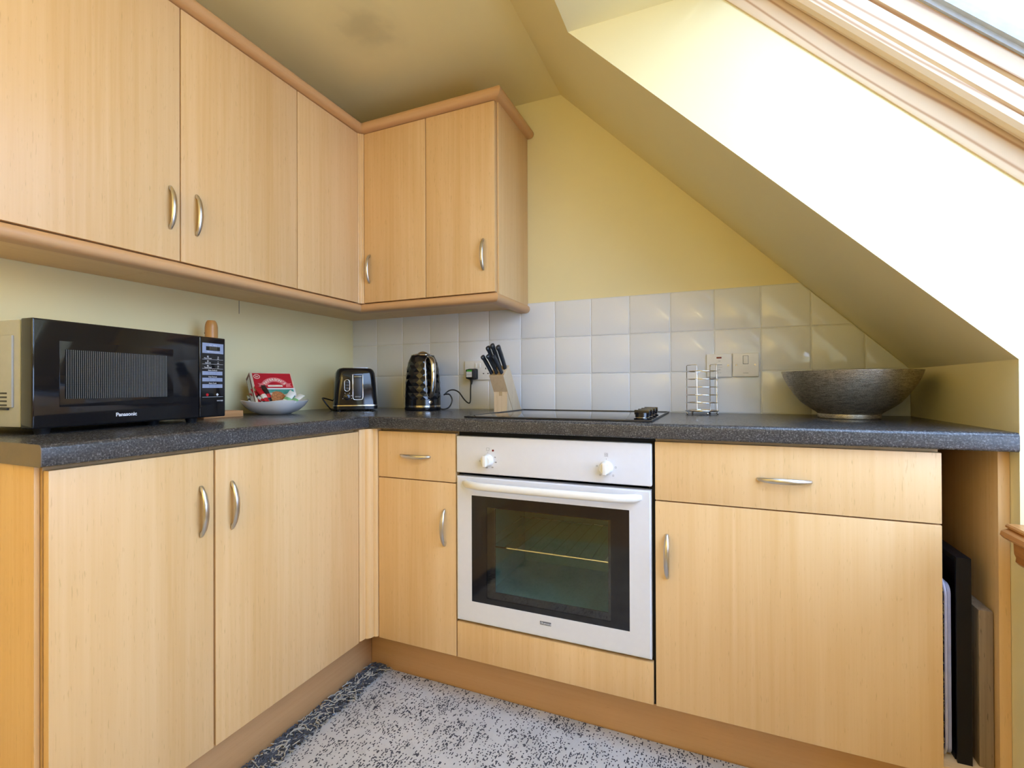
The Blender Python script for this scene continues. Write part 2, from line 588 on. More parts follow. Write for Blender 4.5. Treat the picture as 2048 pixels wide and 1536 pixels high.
full_tile = tile_mesh([(-P / 2 + GR / 2, -PV / 2 + GR / 2), (P / 2 - GR / 2, -PV / 2 + GR / 2), (P / 2 - GR / 2, PV / 2 - GR / 2), (-P / 2 + GR / 2, PV / 2 - GR / 2)])
for r in range(3):
    for k in range(15):
        cx, cz = (k + 0.5) * P - 0.003, ZT + (r + 0.5) * PV
        sq = [(cx - P / 2 + GR / 2, cz - PV / 2 + GR / 2), (cx + P / 2 - GR / 2, cz - PV / 2 + GR / 2), (cx + P / 2 - GR / 2, cz + PV / 2 - GR / 2), (cx - P / 2 + GR / 2, cz + PV / 2 - GR / 2)]
        pl = clip(clip(sq, 1, 0, XR - 0.002), 1, 1, SL - 0.004)
        pl = clip(pl, -1, 0, -0.001)
        if len(pl) < 3:
            continue
        area = abs(sum(pl[i][0] * pl[(i + 1) % len(pl)][1] - pl[(i + 1) % len(pl)][0] * pl[i][1] for i in range(len(pl)))) / 2
        if area < 2e-4:
            continue
        if len(pl) == 4 and area > 0.98 * (P - GR) * (PV - GR):
            me = full_tile
        else:
            me = tile_mesh([(p[0] - cx, p[1] - cz) for p in pl])
        o = obj('tile', me, M['tile'], wall_back, (cx, 0, cz), (random.gauss(0, 0.0025), 0, random.gauss(0, 0.0025)))
bm = bmesh.new()
gp = clip(clip([(0.0, ZT - 0.02), (XR, ZT - 0.02), (XR, ZT + 3 * PV), (0.0, ZT + 3 * PV)], 1, 0, XR - 0.001), 1, 1, SL - 0.002)
add_prism(bm, gp, 1, -0.0036, 0.0)
obj('grout', finish(bm), M['grout'], wall_back)
# panel joint on the left wall
obj('panel_joint', box(0, 0.0008, -0.631, -0.6295, 1.295, 1.345), M['worktop_edge'], bpy.data.objects['wall_left'])

# ---- roof window, 45 degrees: u runs down the slope, n is the roof normal
def slope_pt(u, y, n):
    # u measured from the head lining line downwards
    x0, z0 = SF - 2.015, 2.015
    base = Vector((x0, y, z0)) + Vector((1, 0, -1)) / R2 * u
    return base + Vector((1, 0, 1)) / R2 * (n - SF / R2)

def slope_prism(prof, u0, u1, smooth=30):
    bm = bmesh.new()
    A = [bm.verts.new(slope_pt(u0, y, n)) for y, n in prof]
    B = [bm.verts.new(slope_pt(u1, y, n)) for y, n in prof]
    bm.faces.new(A); bm.faces.new(B[::-1])
    k = len(prof)
    for i in range(k):
        bm.faces.new((A[i], B[i], B[(i + 1) % k], A[(i + 1) % k]))
    return finish(bm, smooth)

XV = 2.50                      # outer end of the well: upright window under the roof window
UL = (XV - (SF - 2.015)) * R2
N0 = SF / R2
def roof_window(wname, sname, YC, YW):
    win = thing(wname, None, None)
    tag(win, kind='structure')
    mid = (YC + YW) / 2
    D = YC + 0.6
    def mir(prof):
        return [(2 * mid - y, n) for y, n in prof]
    side_prof = [(YC + 0.05, N0 - 0.002), (YC - 0.004, N0 - 0.002), (YC - 0.006, N0 + 0.002), (YC - 0.006, N0 + 0.085), (YC + 0.05, N0 + 0.16)]
    sash_prof = [(-0.604, 2.668), (-0.612, 2.658), (-0.626, 2.654), (-0.636, 2.657), (-0.642, 2.665), (-0.643, 2.676), (-0.638, 2.679), (-0.643, 2.683),
                 (-0.6445, 2.717), (-0.6385, 2.7205), (-0.646, 2.725), (-0.648, 2.754), (-0.648, 2.80), (-0.604, 2.80)]
    sash_prof = [(y + D, n) for y, n in sash_prof]
    gask = [(-0.640, 2.756), (-0.654, 2.757), (-0.656, 2.764), (-0.664, 2.766), (-0.664, 2.790), (-0.640, 2.790)]
    gask = [(y + D, n) for y, n in gask]
    for f in (lambda p: p, mir):
        obj('frame_side', slope_prism(f(side_prof), -0.08, UL + 0.05), M['pine'], win)
        obj('sash_side', slope_prism(f(sash_prof), 0.035, UL - 0.02), M['pine'], win)
        obj('gasket', slope_prism(f(gask), 0.06, UL - 0.05), M['gasket'], win)
    def cross_member(name, u0, u1, n0, n1, y0=YW + 0.01, y1=YC - 0.01, mat='pine'):
        return obj(name, slope_prism([(y0, n0), (y1, n0), (y1, n1), (y0, n1)], u0, u1), M[mat], win)
    cross_member('frame_head', -0.08, 0.0, N0 - 0.002, N0 + 0.16, YW - 0.05, YC + 0.05)
    cross_member('frame_foot', UL, UL + 0.06, N0 - 0.002, N0 + 0.16, YW - 0.05, YC + 0.05)
    cross_member('sash_head', 0.01, 0.07, 2.658, 2.80)
    cross_member('sash_foot', UL - 0.07, UL - 0.005, 2.658, 2.80)
    cross_member('pane', 0.05, UL - 0.05, 2.768, 2.772, YW + 0.042, YC - 0.042, 'pane')
    cross_member('pane', 0.05, UL - 0.05, 2.784, 2.788, YW + 0.042, YC - 0.042, 'pane')
    obj('sash_notch', slope_prism([(YC - 0.036, 2.722), (YC - 0.050, 2.724), (YC - 0.050, 2.742), (YC - 0.036, 2.744)], 0.235, 0.247), M['pine'], win)
    portal(slope_pt(UL / 2, mid, 2.80), (-1, 0, -1), YC - YW - 0.08, UL - 0.1)
    # timber sill with moulded nosing
    sill = thing(sname, None, None, (2.25, YC, 0))
    tag(sill, kind='structure')
    nose = [(XV + 0.005, ZS), (2.227, ZS), (2.224, ZS - 0.003), (2.224, ZS - 0.007), (2.230, ZS - 0.009), (2.225, ZS - 0.011), (2.217, ZS - 0.015), (2.215, ZS - 0.023), (2.221, ZS - 0.030), (2.233, ZS - 0.034), (XV + 0.005, ZS - 0.034)]
    wpart(sill, 'sill_board', prism(nose, 1, YW, YC - 0.012), M['pine_sill'])
    fas = [(2.262, ZS - 0.034), (2.236, ZS - 0.034), (2.237, ZS - 0.060), (2.240, ZS - 0.068), (2.239, ZS - 0.076), (2.244, ZS - 0.082), (2.2515, ZS - 0.084), (2.262, ZS - 0.084)]
    wpart(sill, 'apron_moulding', prism(fas, 1, YW, YC - 0.012), M['pine_sill'])
roof_window('window_1', 'trim_1', YC, YW)
# upright fixed light between the sill and the foot of the roof window
win = thing('window_2', None, None)
tag(win, kind='structure')
VZ0, VZ1 = ZS, SF - XV
for nm, a in (('frame_side', (YC - 0.055, YC + 0.03, VZ0, VZ1)), ('frame_side', (YW - 0.03, YW + 0.055, VZ0, VZ1)), ('bottom_rail', (YW + 0.055, YC - 0.055, VZ0 - 0.03, VZ0 + 0.05)), ('top_rail', (YW + 0.055, YC - 0.055, VZ1 - 0.045, VZ1 + 0.03))):
    obj(nm, box(XV + 0.005, XV + 0.075, a[0], a[1], a[2], a[3], 0.003), M['pine'], win)
obj('pane', box(XV + 0.040, XV + 0.046, YW + 0.055, YC - 0.055, VZ0 + 0.05, VZ1 - 0.045), M['pane'], win)
portal((XV + 0.09, (YC + YW) / 2, (VZ0 + VZ1) / 2), (-1, 0, 0), VZ1 - VZ0 - 0.05, YC - YW - 0.1)

# ================================================================= ADDED FILL LIGHT (bowl on a pole behind the camera, brightens the ceiling)
FILL_STRENGTH = 80.0
lp = NT('fill_light_glow')
lp.setb(col=(0.9, 0.85, 0.75, 1), ecol=(1.0, 0.88, 0.58, 1), estr=FILL_STRENGTH, rough=0.4)
M['glow'] = lp.m
t = thing('fill_light', 'added fill light in a steel bowl, unseen behind the viewer', 'fill light', (1.50, -2.95, 0))
obj('base', lathe([(0, 0), (0.14, 0), (0.14, 0.015), (0.02, 0.03), (0, 0.03)], 28), M['steel'], t)
obj('pole', lathe([(0.012, 0.028), (0.012, 1.14)], 12), M['steel'], t)
obj('bowl', lathe([(0.012, 1.13), (0.10, 1.15), (0.165, 1.19), (0.18, 1.215), (0.176, 1.215), (0.16, 1.194), (0.10, 1.158), (0, 1.15)], 28), M['steel'], t)
obj('glowing_disc', lathe([(0, 1.200), (0.160, 1.200)], 20), M['glow'], t)

# ================================================================= WORKTOPS
WT = ZT - 0.040
DX, DY = 0.5962, 0.6043        # front edges: left run x, back run y
YE = -1.462                    # free end of the left run
def wt_profile(D, n=6, r=0.010):
    # (distance from wall, z)
    pts = [(0.001, ZT)]
    for i in range(n + 1):
        a = math.pi / 2 * i / n
        pts.append((D - r + r * math.sin(a), ZT - r + r * math.cos(a)))
    r2 = 0.006
    for i in range(n + 1):
        a = math.pi / 2 * i / n
        pts.append((D - r2 + r2 * math.cos(a), WT + r2 - r2 * math.sin(a)))
    pts.append((0.001, WT))
    return pts
def worktop(kind):
    bm = bmesh.new()
    A, B = [], []
    if kind == 'left':
        for d, z in wt_profile(DX):
            A.append(bm.verts.new((d, -d * DY / DX - 0.0004, z)))
            B.append(bm.verts.new((d, YE, z)))
    else:
        for d, z in wt_profile(DY):
            A.append(bm.verts.new((d * DX / DY + 0.0004, -d, z)))
            B.append(bm.verts.new((XR - 0.001, -d, z)))
    n = len(A)
    bm.faces.new(A); bm.faces.new(B[::-1])
    for i in range(n):
        bm.faces.new((A[i], B[i], B[(i + 1) % n], A[(i + 1) % n]))
    return finish(bm, 30)
t = thing('worktop', 'dark grey speckled worktop length under the microwave and toaster', 'worktop', (0.3, -1.0, WT))
wpart(t, 'slab', worktop('left'), M['worktop'])
e = prism([(d, z) for d, z in wt_profile(DX)], 1, YE - 0.0012, YE)
wpart(t, 'edging_strip', e, M['worktop_edge'])
t = thing('worktop', 'dark grey speckled worktop length holding the hob and pewter bowl', 'worktop', (1.4, -0.3, WT))
wpart(t, 'slab', worktop('back'), M['worktop'])

# ================================================================= CABINETS
def handle_mesh():
    """bow handle along z (length 0.118), foot at y=0, bowing towards -y, centred"""
    secs = []
    S = [(-0.059, 0.0, 0.0045, 0.0030), (-0.056, 0.0, 0.0085, 0.0042), (-0.049, 0.0, 0.0135, 0.0052), (-0.0465, 0.004, 0.0148, 0.0054), (-0.042, 0.0095, 0.0168, 0.0058),
         (-0.032, 0.0130, 0.0205, 0.0064), (-0.018, 0.0155, 0.0240, 0.0070), (0.0, 0.0165, 0.0254, 0.0072)]
    S = S + [(-s, a, b, c) for s, a, b, c in S[-2::-1]]
    for s, hi, ho, wd in S:
        m, hh = (hi + ho) / 2, max(0.0006, (ho - hi) / 2)
        secs.append([(wd * math.cos(2 * math.pi * k / 10), -(m + hh * math.sin(2 * math.pi * k / 10)), s) for k in range(10)])
    return loft(secs, 50)
HANDLE = handle_mesh()
HANDLE.materials.append(M['steel'])
def handle(door, root, x, y, z, face, flat=False):
    rot = Matrix.Identity(4)
    if flat:
        rot = Matrix.Rotation(math.pi / 2, 4, 'Y')
    if face == 'x':
        rot = Matrix.Rotation(math.pi / 2, 4, 'Z') @ rot
    o = obj('handle', HANDLE, None, door)
    l = root.location
    o.matrix_local = Matrix.Translation((x - l.x, y - l.y, z - l.z)) @ rot
    o['label'] = 'satin nickel bow handle'
    return o

FX, FY = 0.5825, -0.5825       # door faces of the base units
ZB, ZD, ZM = 0.159, 0.863, 0.706
TD = 0.018
def door_x(root, name, y0, y1, z0, z1, fx=FX, mat='beech_z'):
    return wpart(root, name, box(fx - TD, fx, y0, y1, z0, z1, 0.0022), M[mat])
def door_y(root, name, x0, x1, z0, z1, fy=FY, mat='beech_z'):
    return wpart(root, name, box(x0, x1, fy, fy + TD, z0, z1, 0.0022), M[mat])

def carcass(root, x0, x1, y0, y1, z0, z1, openface, th=0.016, mat='inside'):
    """open-fronted box, openface in '+x','-y'"""
    bm = bmesh.new()
    add_box(bm, x0, x1, y0, y1, z0, z0 + th)
    add_box(bm, x0, x1, y0, y1, z1 - th, z1)
    if openface == '+x':
        add_box(bm, x0, x0 + 0.008, y0, y1, z0 + th, z1 - th)
        add_box(bm, x0 + 0.008, x1, y0, y0 + th, z0 + th, z1 - th)
        add_box(bm, x0 + 0.008, x1, y1 - th, y1, z0 + th, z1 - th)
    else:
        add_box(bm, x0, x1, y1 - 0.008, y1, z0 + th, z1 - th)
        add_box(bm, x0, x0 + th, y0, y1 - 0.008, z0 + th, z1 - th)
        add_box(bm, x1 - th, x1, y0, y1 - 0.008, z0 + th, z1 - th)
    return wpart(root, 'body', finish(bm, 0), M[mat])

# left run, base
t = thing('base_cabinet', 'beech base cabinet with one wide door beside the corner post', 'cabinet', (0.3, -0.888, 0), group='base cabinets')
carcass(t, 0.03, FX - TD - 0.003, -1.138, -0.640, 0.15, 0.868, '+x')
d = door_x(t, 'door', -1.136, -0.639, ZB, ZD)
handle(d, t, FX, -1.095, 0.723, 'x')
t = thing('base_cabinet', 'beech base cabinet at the free end of the run below the microwave', 'cabinet', (0.3, -1.29, 0), group='base cabinets')
carcass(t, 0.03, FX - TD - 0.003, -1.447, -1.1395, 0.15, 0.868, '+x')
d = door_x(t, 'door', -1.447, -1.1405, ZB, ZD)
handle(d, t, FX, -1.172, 0.725, 'x')
wpart(t, 'end_panel', box(0.004, 0.555, -1.456, -1.4475, 0.151, WT - 0.001, 0.001), M['beech_z'])
wpart(t, 'plinth_return', box(0.004, 0.503, -1.4465, -1.4305, 0.0, 0.1495), M['trim_x'])
# corner post
cp = thing('corner_post', 'moulded beech post between the base doors at the inside corner', 'post', (0.6, -0.6, 0))
pp = [(0.560, -0.6365), (0.5825, -0.6365), (0.5860, -0.6320), (0.5868, -0.6230), (0.5872, -0.6130)]
for i in range(1, 8):
    a = math.pi / 2 * i / 7
    pp.append((0.5872 + 0.0175 * math.sin(a), -0.6130 + 0.0215 * (1 - math.cos(a))))
pp += [(0.6100, -0.5900), (0.6135, -0.5880), (0.6165, -0.5840), (0.6170, -0.5640), (0.560, -0.5640)]
wpart(cp, 'post', prism(pp, 2, ZB + 0.004, WT - 0.002), M['trim_z'])

# back run, base
t = thing('base_cabinet', 'narrow beech base cabinet with small drawer over door left of the oven', 'cabinet', (0.77, -0.3, 0), group='base cabinets')
carcass(t, 0.620, 0.921, FY + TD + 0.003, -0.02, 0.15, 0.868, '-y')
d = door_y(t, 'drawer_front', 0.6195, 0.9205, ZM + 0.0015, ZD)
handle(d, t, 0.7685, FY, 0.784, 'y', True)
d = door_y(t, 'door', 0.6195, 0.9205, ZB, ZM - 0.0015)
handle(d, t, 0.8795, FY, 0.5615, 'y')
t = thing('oven_housing', 'beech oven housing with plain panel strip beneath the white oven', 'cabinet', (1.225, -0.3, 0))
carcass(t, 0.9225, 1.5275, FY + TD + 0.003, -0.02, 0.15, 0.868, '-y', mat='dark_gap')
door_y(t, 'filler_panel', 0.9245, 1.5235, ZB, 0.271)
t = thing('base_cabinet', 'wide beech base cabinet with long drawer over big door right of oven', 'cabinet', (1.83, -0.3, 0), group='base cabinets')
carcass(t, 1.529, 2.1325, FY + TD + 0.003, -0.02, 0.15, 0.868, '-y')
d = door_y(t, 'drawer_front', 1.5295, 2.1325, ZM + 0.0015, ZD)
handle(d, t, 1.831, FY, 0.781, 'y', True)
d = door_y(t, 'door', 1.5295, 2.1325, ZB, ZM - 0.0015)
handle(d, t, 1.5595, FY, 0.5615, 'y')
t = thing('tray_slot', 'open beech tray slot with end panel beside the wall', 'cabinet', (2.19, -0.3, 0))
wpart(t, 'shelf', box(2.133, 2.2315, -0.575, -0.02, 0.158, 0.178, 0.001), M['beech_x'])
wpart(t, 'end_panel', box(2.232, 2.2515, -0.565, -0.004, 0.0, WT - 0.001, 0.001), M['beech_z'])
wpart(t, 'back_panel', box(2.133, 2.2315, -0.018, -0.012, 0.178, 0.868), M['inside'])
# plinths
PX, PY = 0.520, -0.500
tag(obj('plinth', box(PX - 0.016, PX, -1.447, PY, 0.0, 0.150, 0.001), M['trim_y']), 'beech plinth board under the left base doors', 'plinth', 'plinth boards')
tag(obj('plinth', box(PX + 0.0005, 2.2315, PY, PY + 0.016, 0.0, 0.150, 0.001), M['trim_x']), 'beech plinth board running under the oven', 'plinth', 'plinth boards')

# wall cabinets
UX, UY = 0.321, -0.319
UB, UT = 1.361, 2.063
t = thing('wall_cabinet', 'beech wall cabinet above the microwave, nearest the left edge', 'cabinet', (0.15, -1.25, UB), group='wall cabinets')
carcass(t, 0.003, UX - TD - 0.002, -1.4505, -1.0515, 1.345, 2.078, '+x', mat='beech_y')
d = door_x(t, 'door', -1.4495, -1.0525, UB, UT, UX)
handle(d, t, UX, -1.079, 1.5005, 'x')
t = thing('wall_cabinet', 'beech wall cabinet with handle low on its left, above shortbread box', 'cabinet', (0.15, -0.85, UB), group='wall cabinets')
carcass(t, 0.003, UX - TD - 0.002, -1.0505, -0.6485, 1.345, 2.078, '+x', mat='beech_y')
d = door_x(t, 'door', -1.0495, -0.6495, UB, UT, UX)
handle(d, t, UX, -1.007, 1.502, 'x')
t = thing('wall_cabinet', 'plain beech corner wall cabinet front without a handle', 'cabinet', (0.15, -0.4, UB), group='wall cabinets')
carcass(t, 0.003, UX - TD - 0.002, -0.6475, -0.003, 1.345, 2.078, '+x', mat='beech_y')
door_x(t, 'door', -0.6465, -0.3375, UB, UT, UX)
pp = [(UX - TD, -0.3365), (UX, -0.3365), (UX + 0.0025, -0.3335), (UX + 0.0025, -0.3300), (UX + 0.006, -0.3290), (UX + 0.0085, -0.3265), (UX + 0.0095, -0.3235), (UX + 0.0125, -0.3225), (UX + 0.0155, -0.3195), (UX + 0.0155, -0.3010), (UX - TD, -0.3010)]
wpart(t, 'corner_post', prism(pp, 2, UB - 0.002, UT + 0.001), M['trim_z'])
t = thing('wall_cabinet', 'two-door beech wall cabinet on the tiled wall above the kettle', 'cabinet', (0.64, -0.15, UB), group='wall cabinets')
carcass(t, 0.305, 0.9365, UY + TD + 0.002, -0.003, 1.345, 2.078, '-y', mat='beech_x')
d = door_y(t, 'door', 0.3385, 0.6375, UB, UT, UY)
handle(d, t, 0.3655, UY, 1.499, 'y')
d = door_y(t, 'door', 0.6405, 0.9365, UB, UT, UY)
handle(d, t, 0.8905, UY, 1.501, 'y')
wpart(t, 'end_panel', box(0.9372, 0.944, UY + TD + 0.003, -0.002, UB - 0.016, UT + 0.012, 0.0015), M['beech_z'])

def moulding(prof, path, name, root, mats):
    """sweep a profile (outward distance, z) along an open path of plan points with mitred corners"""
    n = len(path)
    offs = []
    for i in range(n):
        p = Vector(path[i])
        def nrm(a, b):
            d = (Vector(b) - Vector(a)).normalized()
            return Vector((d.y, -d.x))
        if i == 0:
            k = nrm(path[0], path[1])
        elif i == n - 1:
            k = nrm(path[-2], path[-1])
        else:
            a, b = nrm(path[i - 1], path[i]), nrm(path[i], path[i + 1])
            k = (a + b) / (1 + a.dot(b))
        offs.append([(p.x + k.x * o, p.y + k.y * o, z) for o, z in prof])
    for i in range(n - 1):
        me = loft([offs[i], offs[i + 1]], 40)
        wpart(root, name, me, M[mats[i]])

def bull(o0, o1, z0, z1, n=10):
    r = (z1 - z0) / 2
    pts = [(o0, z1), (o1 - r, z1)]
    for i in range(1, n):
        a = math.pi / 2 - math.pi * i / n
        pts.append((o1 - r + r * math.cos(a), (z0 + z1) / 2 + r * math.sin(a)))
    pts += [(o1 - r, z0), (o0, z0)]
    return pts
path = [(UX, -1.4505), (UX, UY), (0.944, UY), (0.944, -0.003)]
t = thing('cornice', 'rounded beech cornice along the tops of the wall cabinets', 'moulding', (0.3, -0.7, UT))
moulding(bull(-0.030, 0.030, UT + 0.003, UT + 0.038), path, 'length', t, ['trim_y', 'trim_x', 'trim_y'])
t = thing('light_pelmet', 'rounded beech rail along the undersides of the wall cabinets', 'moulding', (0.3, -0.7, 1.32))
moulding(bull(-0.034, 0.010, 1.324, 1.3575), path, 'length', t, ['trim_y', 'trim_x', 'trim_y'])

# ================================================================= OVEN
OV = FY - 0.004
t = thing('oven', 'white built-in electric oven with dark glass door', 'oven', (1.2235, -0.3, 0.275))
cp_ = wpart(t, 'control_panel', box(0.9255, 1.5215, OV, OV + 0.03, 0.742, 0.857, 0.004, 3), M['white_enamel'])
def knob(x, z):
    bm = bmesh.new()
    add_lathe(bm, [(0.0, 0.0), (0.0190, 0.0), (0.0190, 0.003), (0.0170, 0.006), (0.0160, 0.019), (0.0145, 0.021), (0.0, 0.021)], 28)
    add_box(bm, -0.0055, 0.0055, -0.0165, 0.0165, 0.019, 0.029, 0.002)
    me = finish(bm)
    me.transform(Matrix.Translation((x, OV, z)) @ Matrix.Rotation(math.pi / 2, 4, 'X'))
    k = wpart(t, 'knob', me, M['white_plastic'], cp_)
    return k
for kx in (1.036, 1.400):
    knob(kx, 0.786)
def frame_print(cx, cz, s, w_=0.0006, y=OV):
    bm = bmesh.new()
    for a in ((cx - s, cx + s, cz + s - w_, cz + s), (cx - s, cx + s, cz - s, cz - s + w_), (cx - s, cx - s + w_, cz - s + w_, cz + s - w_), (cx + s - w_, cx + s, cz - s + w_, cz + s - w_)):
        add_box(bm, a[0], a[1], y - 0.0003, y + 0.0005, a[2], a[3])
    return bm
pm = [finish(frame_print(1.036, 0.8195, 0.0045), 0), finish(frame_print(1.400, 0.8215, 0.0048), 0)]
for (dx, dz) in ((-0.026, 0.003), (0.026, 0.002), (-0.017, -0.021), (0.019, -0.021)):
    pm.append(finish(frame_print(1.400 + dx, 0.786 + dz, 0.0022, 0.0006), 0))
bm = bmesh.new()
for cx in (1.036, 1.400):
    add_box(bm, cx - 0.0005, cx + 0.0005, OV - 0.0003, OV + 0.0005, 0.8085, 0.8108)
for a in range(4):
    ang = a * math.pi / 2
    x, z = 1.400 + 0.0022 * math.cos(ang), 0.8215 + 0.0022 * math.sin(ang)
    add_box(bm, x - 0.0009, x + 0.0009, OV - 0.0003, OV + 0.0005, z - 0.0009, z + 0.0009)
pm.append(finish(bm, 0))
for s_, dx, dz in (('50', 0.024, 0.010), ('100', 0.026, -0.005), ('150', 0.015, -0.021), ('200', -0.004, -0.023), ('250', -0.026, -0.004)):
    pm.append(shift(text_mesh(s_, 0.0048), 1.036 + dx, OV - 0.0002, 0.786 + dz))
wpart(t, 'printed_symbols', join_meshes(pm), M['dark_print'], cp_)['kind'] = 'stuff'
me = lathe([(0.0, 0.0), (0.0032, 0.0), (0.003, 0.0014), (0.0, 0.0018)], 14)
me.transform(Matrix.Translation((1.0535, OV, 0.8165)) @ Matrix.Rotation(math.pi / 2, 4, 'X'))
wpart(t, 'indicator_lamp', me, M['amber'], cp_)
# door: frame around a glass window
gx0, gx1, gz0, gz1 = 0.979, 1.462, 0.345, 0.674
bm = bmesh.new()
dx0, dx1, dz0, dz1 = 0.9255, 1.5195, 0.2795, 0.731
def ring_prism(bm, ox0, ox1, oz0, oz1, ix0, ix1, iz0, iz1, y0, y1):
    o = [(ox0, oz0), (ox1, oz0), (ox1, oz1), (ox0, oz1)]
    i_ = [(ix0, iz0), (ix1, iz0), (ix1, iz1), (ix0, iz1)]
    vo0 = [bm.verts.new((x, y0, z)) for x, z in o]; vi0 = [bm.verts.new((x, y0, z)) for x, z in i_]
    vo1 = [bm.verts.new((x, y1, z)) for x, z in o]; vi1 = [bm.verts.new((x, y1, z)) for x, z in i_]
    for k in range(4):
        j = (k + 1) % 4
        bm.faces.new((vo0[k], vo0[j], vi0[j], vi0[k]))
        bm.faces.new((vo1[k], vi1[k], vi1[j], vo1[j]))
        bm.faces.new((vo0[k], vo1[k], vo1[j], vo0[j]))
        bm.faces.new((vi0[k], vi0[j], vi1[j], vi1[k]))
ring_prism(bm, dx0, dx1, dz0, dz1, gx0, gx1, gz0, gz1, OV, OV + 0.03)
bmesh.ops.bevel(bm, geom=[e for e in bm.edges if all(abs(v.co.y - OV) < 1e-6 for v in e.verts) and all(v.co.x in () or (abs(v.co.x - dx0) < 1e-5 or abs(v.co.x - dx1) < 1e-5) for v in e.verts)], offset=0.004, segments=3, affect='EDGES')
dr = wpart(t, 'door', finish(bm), M['white_enamel'])
bm = bmesh.new()
wx0, wx1, wz0, wz1 = 1.030, 1.411, 0.362, 0.641
ring_prism(bm, gx0, gx1, gz0, gz1, wx0, wx1, wz0, wz1, OV + 0.0006, OV + 0.004)
wpart(t, 'glass_border', finish(bm), M['black_gloss'], dr)
wpart(t, 'glass_pane', box(wx0, wx1, OV + 0.0008, OV + 0.0035, wz0, wz1), M['oven_glass'], dr)
bm = bmesh.new()
ring_prism(bm, gx0, gx1, gz0, gz1, wx0 + 0.018, wx1 - 0.012, wz0 + 0.012, wz1 - 0.008, OV + 0.024, OV + 0.028)
wpart(t, 'inner_seal', finish(bm), M['black_satin'], dr)
# handle
hz = 0.7105
secs = []
for i in range(33):
    s = i / 32
    x = 0.948 + (1.496 - 0.948) * s
    e_ = min(s, 1 - s)
    out = 0.036 * math.sin(min(1, e_ / 0.16) * math.pi / 2) ** 0.8 + 0.006 * math.sin(s * math.pi)
    hh = 0.0115 * (0.55 + 0.45 * min(1, e_ / 0.03) ** 0.5)
    dd = 0.0085
    secs.append([(x, OV - out - dd * math.cos(2 * math.pi * k / 14) + 0.004, hz + hh * math.sin(2 * math.pi * k / 14)) for k in range(14)])
wpart(t, 'handle', loft(secs, 60), M['white_plastic'], dr)
bd = wpart(t, 'badge', box(1.2035, 1.2375, OV - 0.0008, OV + 0.001, 0.3165, 0.3265), M['dark_print'], dr)
tm = [shift(text_mesh('Lamona', 0.0085, 0.0003), 1.2245, OV - 0.0010, 0.3213)]
bm = bmesh.new()
add_tube(bm, [(1.2080 + 0.0024 * math.cos(a * math.pi / 6), OV - 0.0010, 0.3215 + 0.0024 * math.sin(a * math.pi / 6)) for a in range(12)], 0.0005, 5, True)
tm.append(finish(bm, 0))
wpart(t, 'badge_lettering', join_meshes(tm), M['white_print'], dr)
# cavity, shelf
bm = bmesh.new()
add_box(bm, 0.965, 1.478, OV + 0.032, -0.10, 0.31, 0.69)
for f in list(bm.faces):
    if all(abs(v.co.y - (OV + 0.032)) < 1e-5 for v in f.verts):
        bm.faces.remove(f)
wpart(t, 'cavity', finish(bm, 0), M['oven_cavity'])
bm = bmesh.new()
add_tube(bm, [(0.968, -0.52, 0.500), (1.475, -0.52, 0.500)], 0.003, 6)
add_tube(bm, [(0.968, -0.16, 0.500), (1.475, -0.16, 0.500)], 0.003, 6)
for i in range(13):
    x = 0.985 + i * 0.0395
    add_tube(bm, [(x, -0.523, 0.504), (x, -0.16, 0.504)], 0.0016, 5)
wpart(t, 'wire_shelf', finish(bm), M['chrome'])

# ================================================================= HOB
t = thing('hob', 'black glass electric hob set into the worktop with side knobs', 'hob', (1.23, -0.30, ZT))
hx0, hx1, hy0, hy1 = 0.938, 1.520, -0.558, -0.048
wpart(t, 'glass_top', box(hx0 + 0.003, hx1 - 0.003, hy0 + 0.003, hy1 - 0.003, ZT + 0.0005, ZT + 0.0050, 0.0012), M['hob_glass'])
bm = bmesh.new()
v = [(hx0, hx1, hy0, hy0 + 0.004), (hx0, hx1, hy1 - 0.004, hy1), (hx0, hx0 + 0.004, hy0 + 0.004, hy1 - 0.004), (hx1 - 0.004, hx1, hy0 + 0.004, hy1 - 0.004)]
for a in v:
    add_box(bm, a[0], a[1], a[2], a[3], ZT + 0.0003, ZT + 0.0060, 0.001)
wpart(t, 'rim', finish(bm), M['black_satin'])
for i in range(4):
    bm = bmesh.new()
    cy = -0.520 + i * 0.068
    add_lathe(bm, [(0, 0.005), (0.0225, 0.005), (0.0225, 0.009), (0.019, 0.010), (0.019, 0.024), (0.0, 0.024)], 28, 1.488, cy, ZT)
    add_box(bm, 1.488 - 0.0205, 1.488 + 0.0205, cy - 0.007, cy + 0.007, ZT + 0.019, ZT + 0.032, 0.0015)
    k = wpart(t, 'knob', finish(bm), M['black_gloss'])
    bm = bmesh.new()
    add_tube(bm, [(1.488 + 0.0192 * math.cos(a * math.pi / 12), cy + 0.0192 * math.sin(a * math.pi / 12), ZT + 0.0105) for a in range(24)], 0.0009, 5, True)
    wpart(t, 'trim_ring', finish(bm), M['chrome'], k)

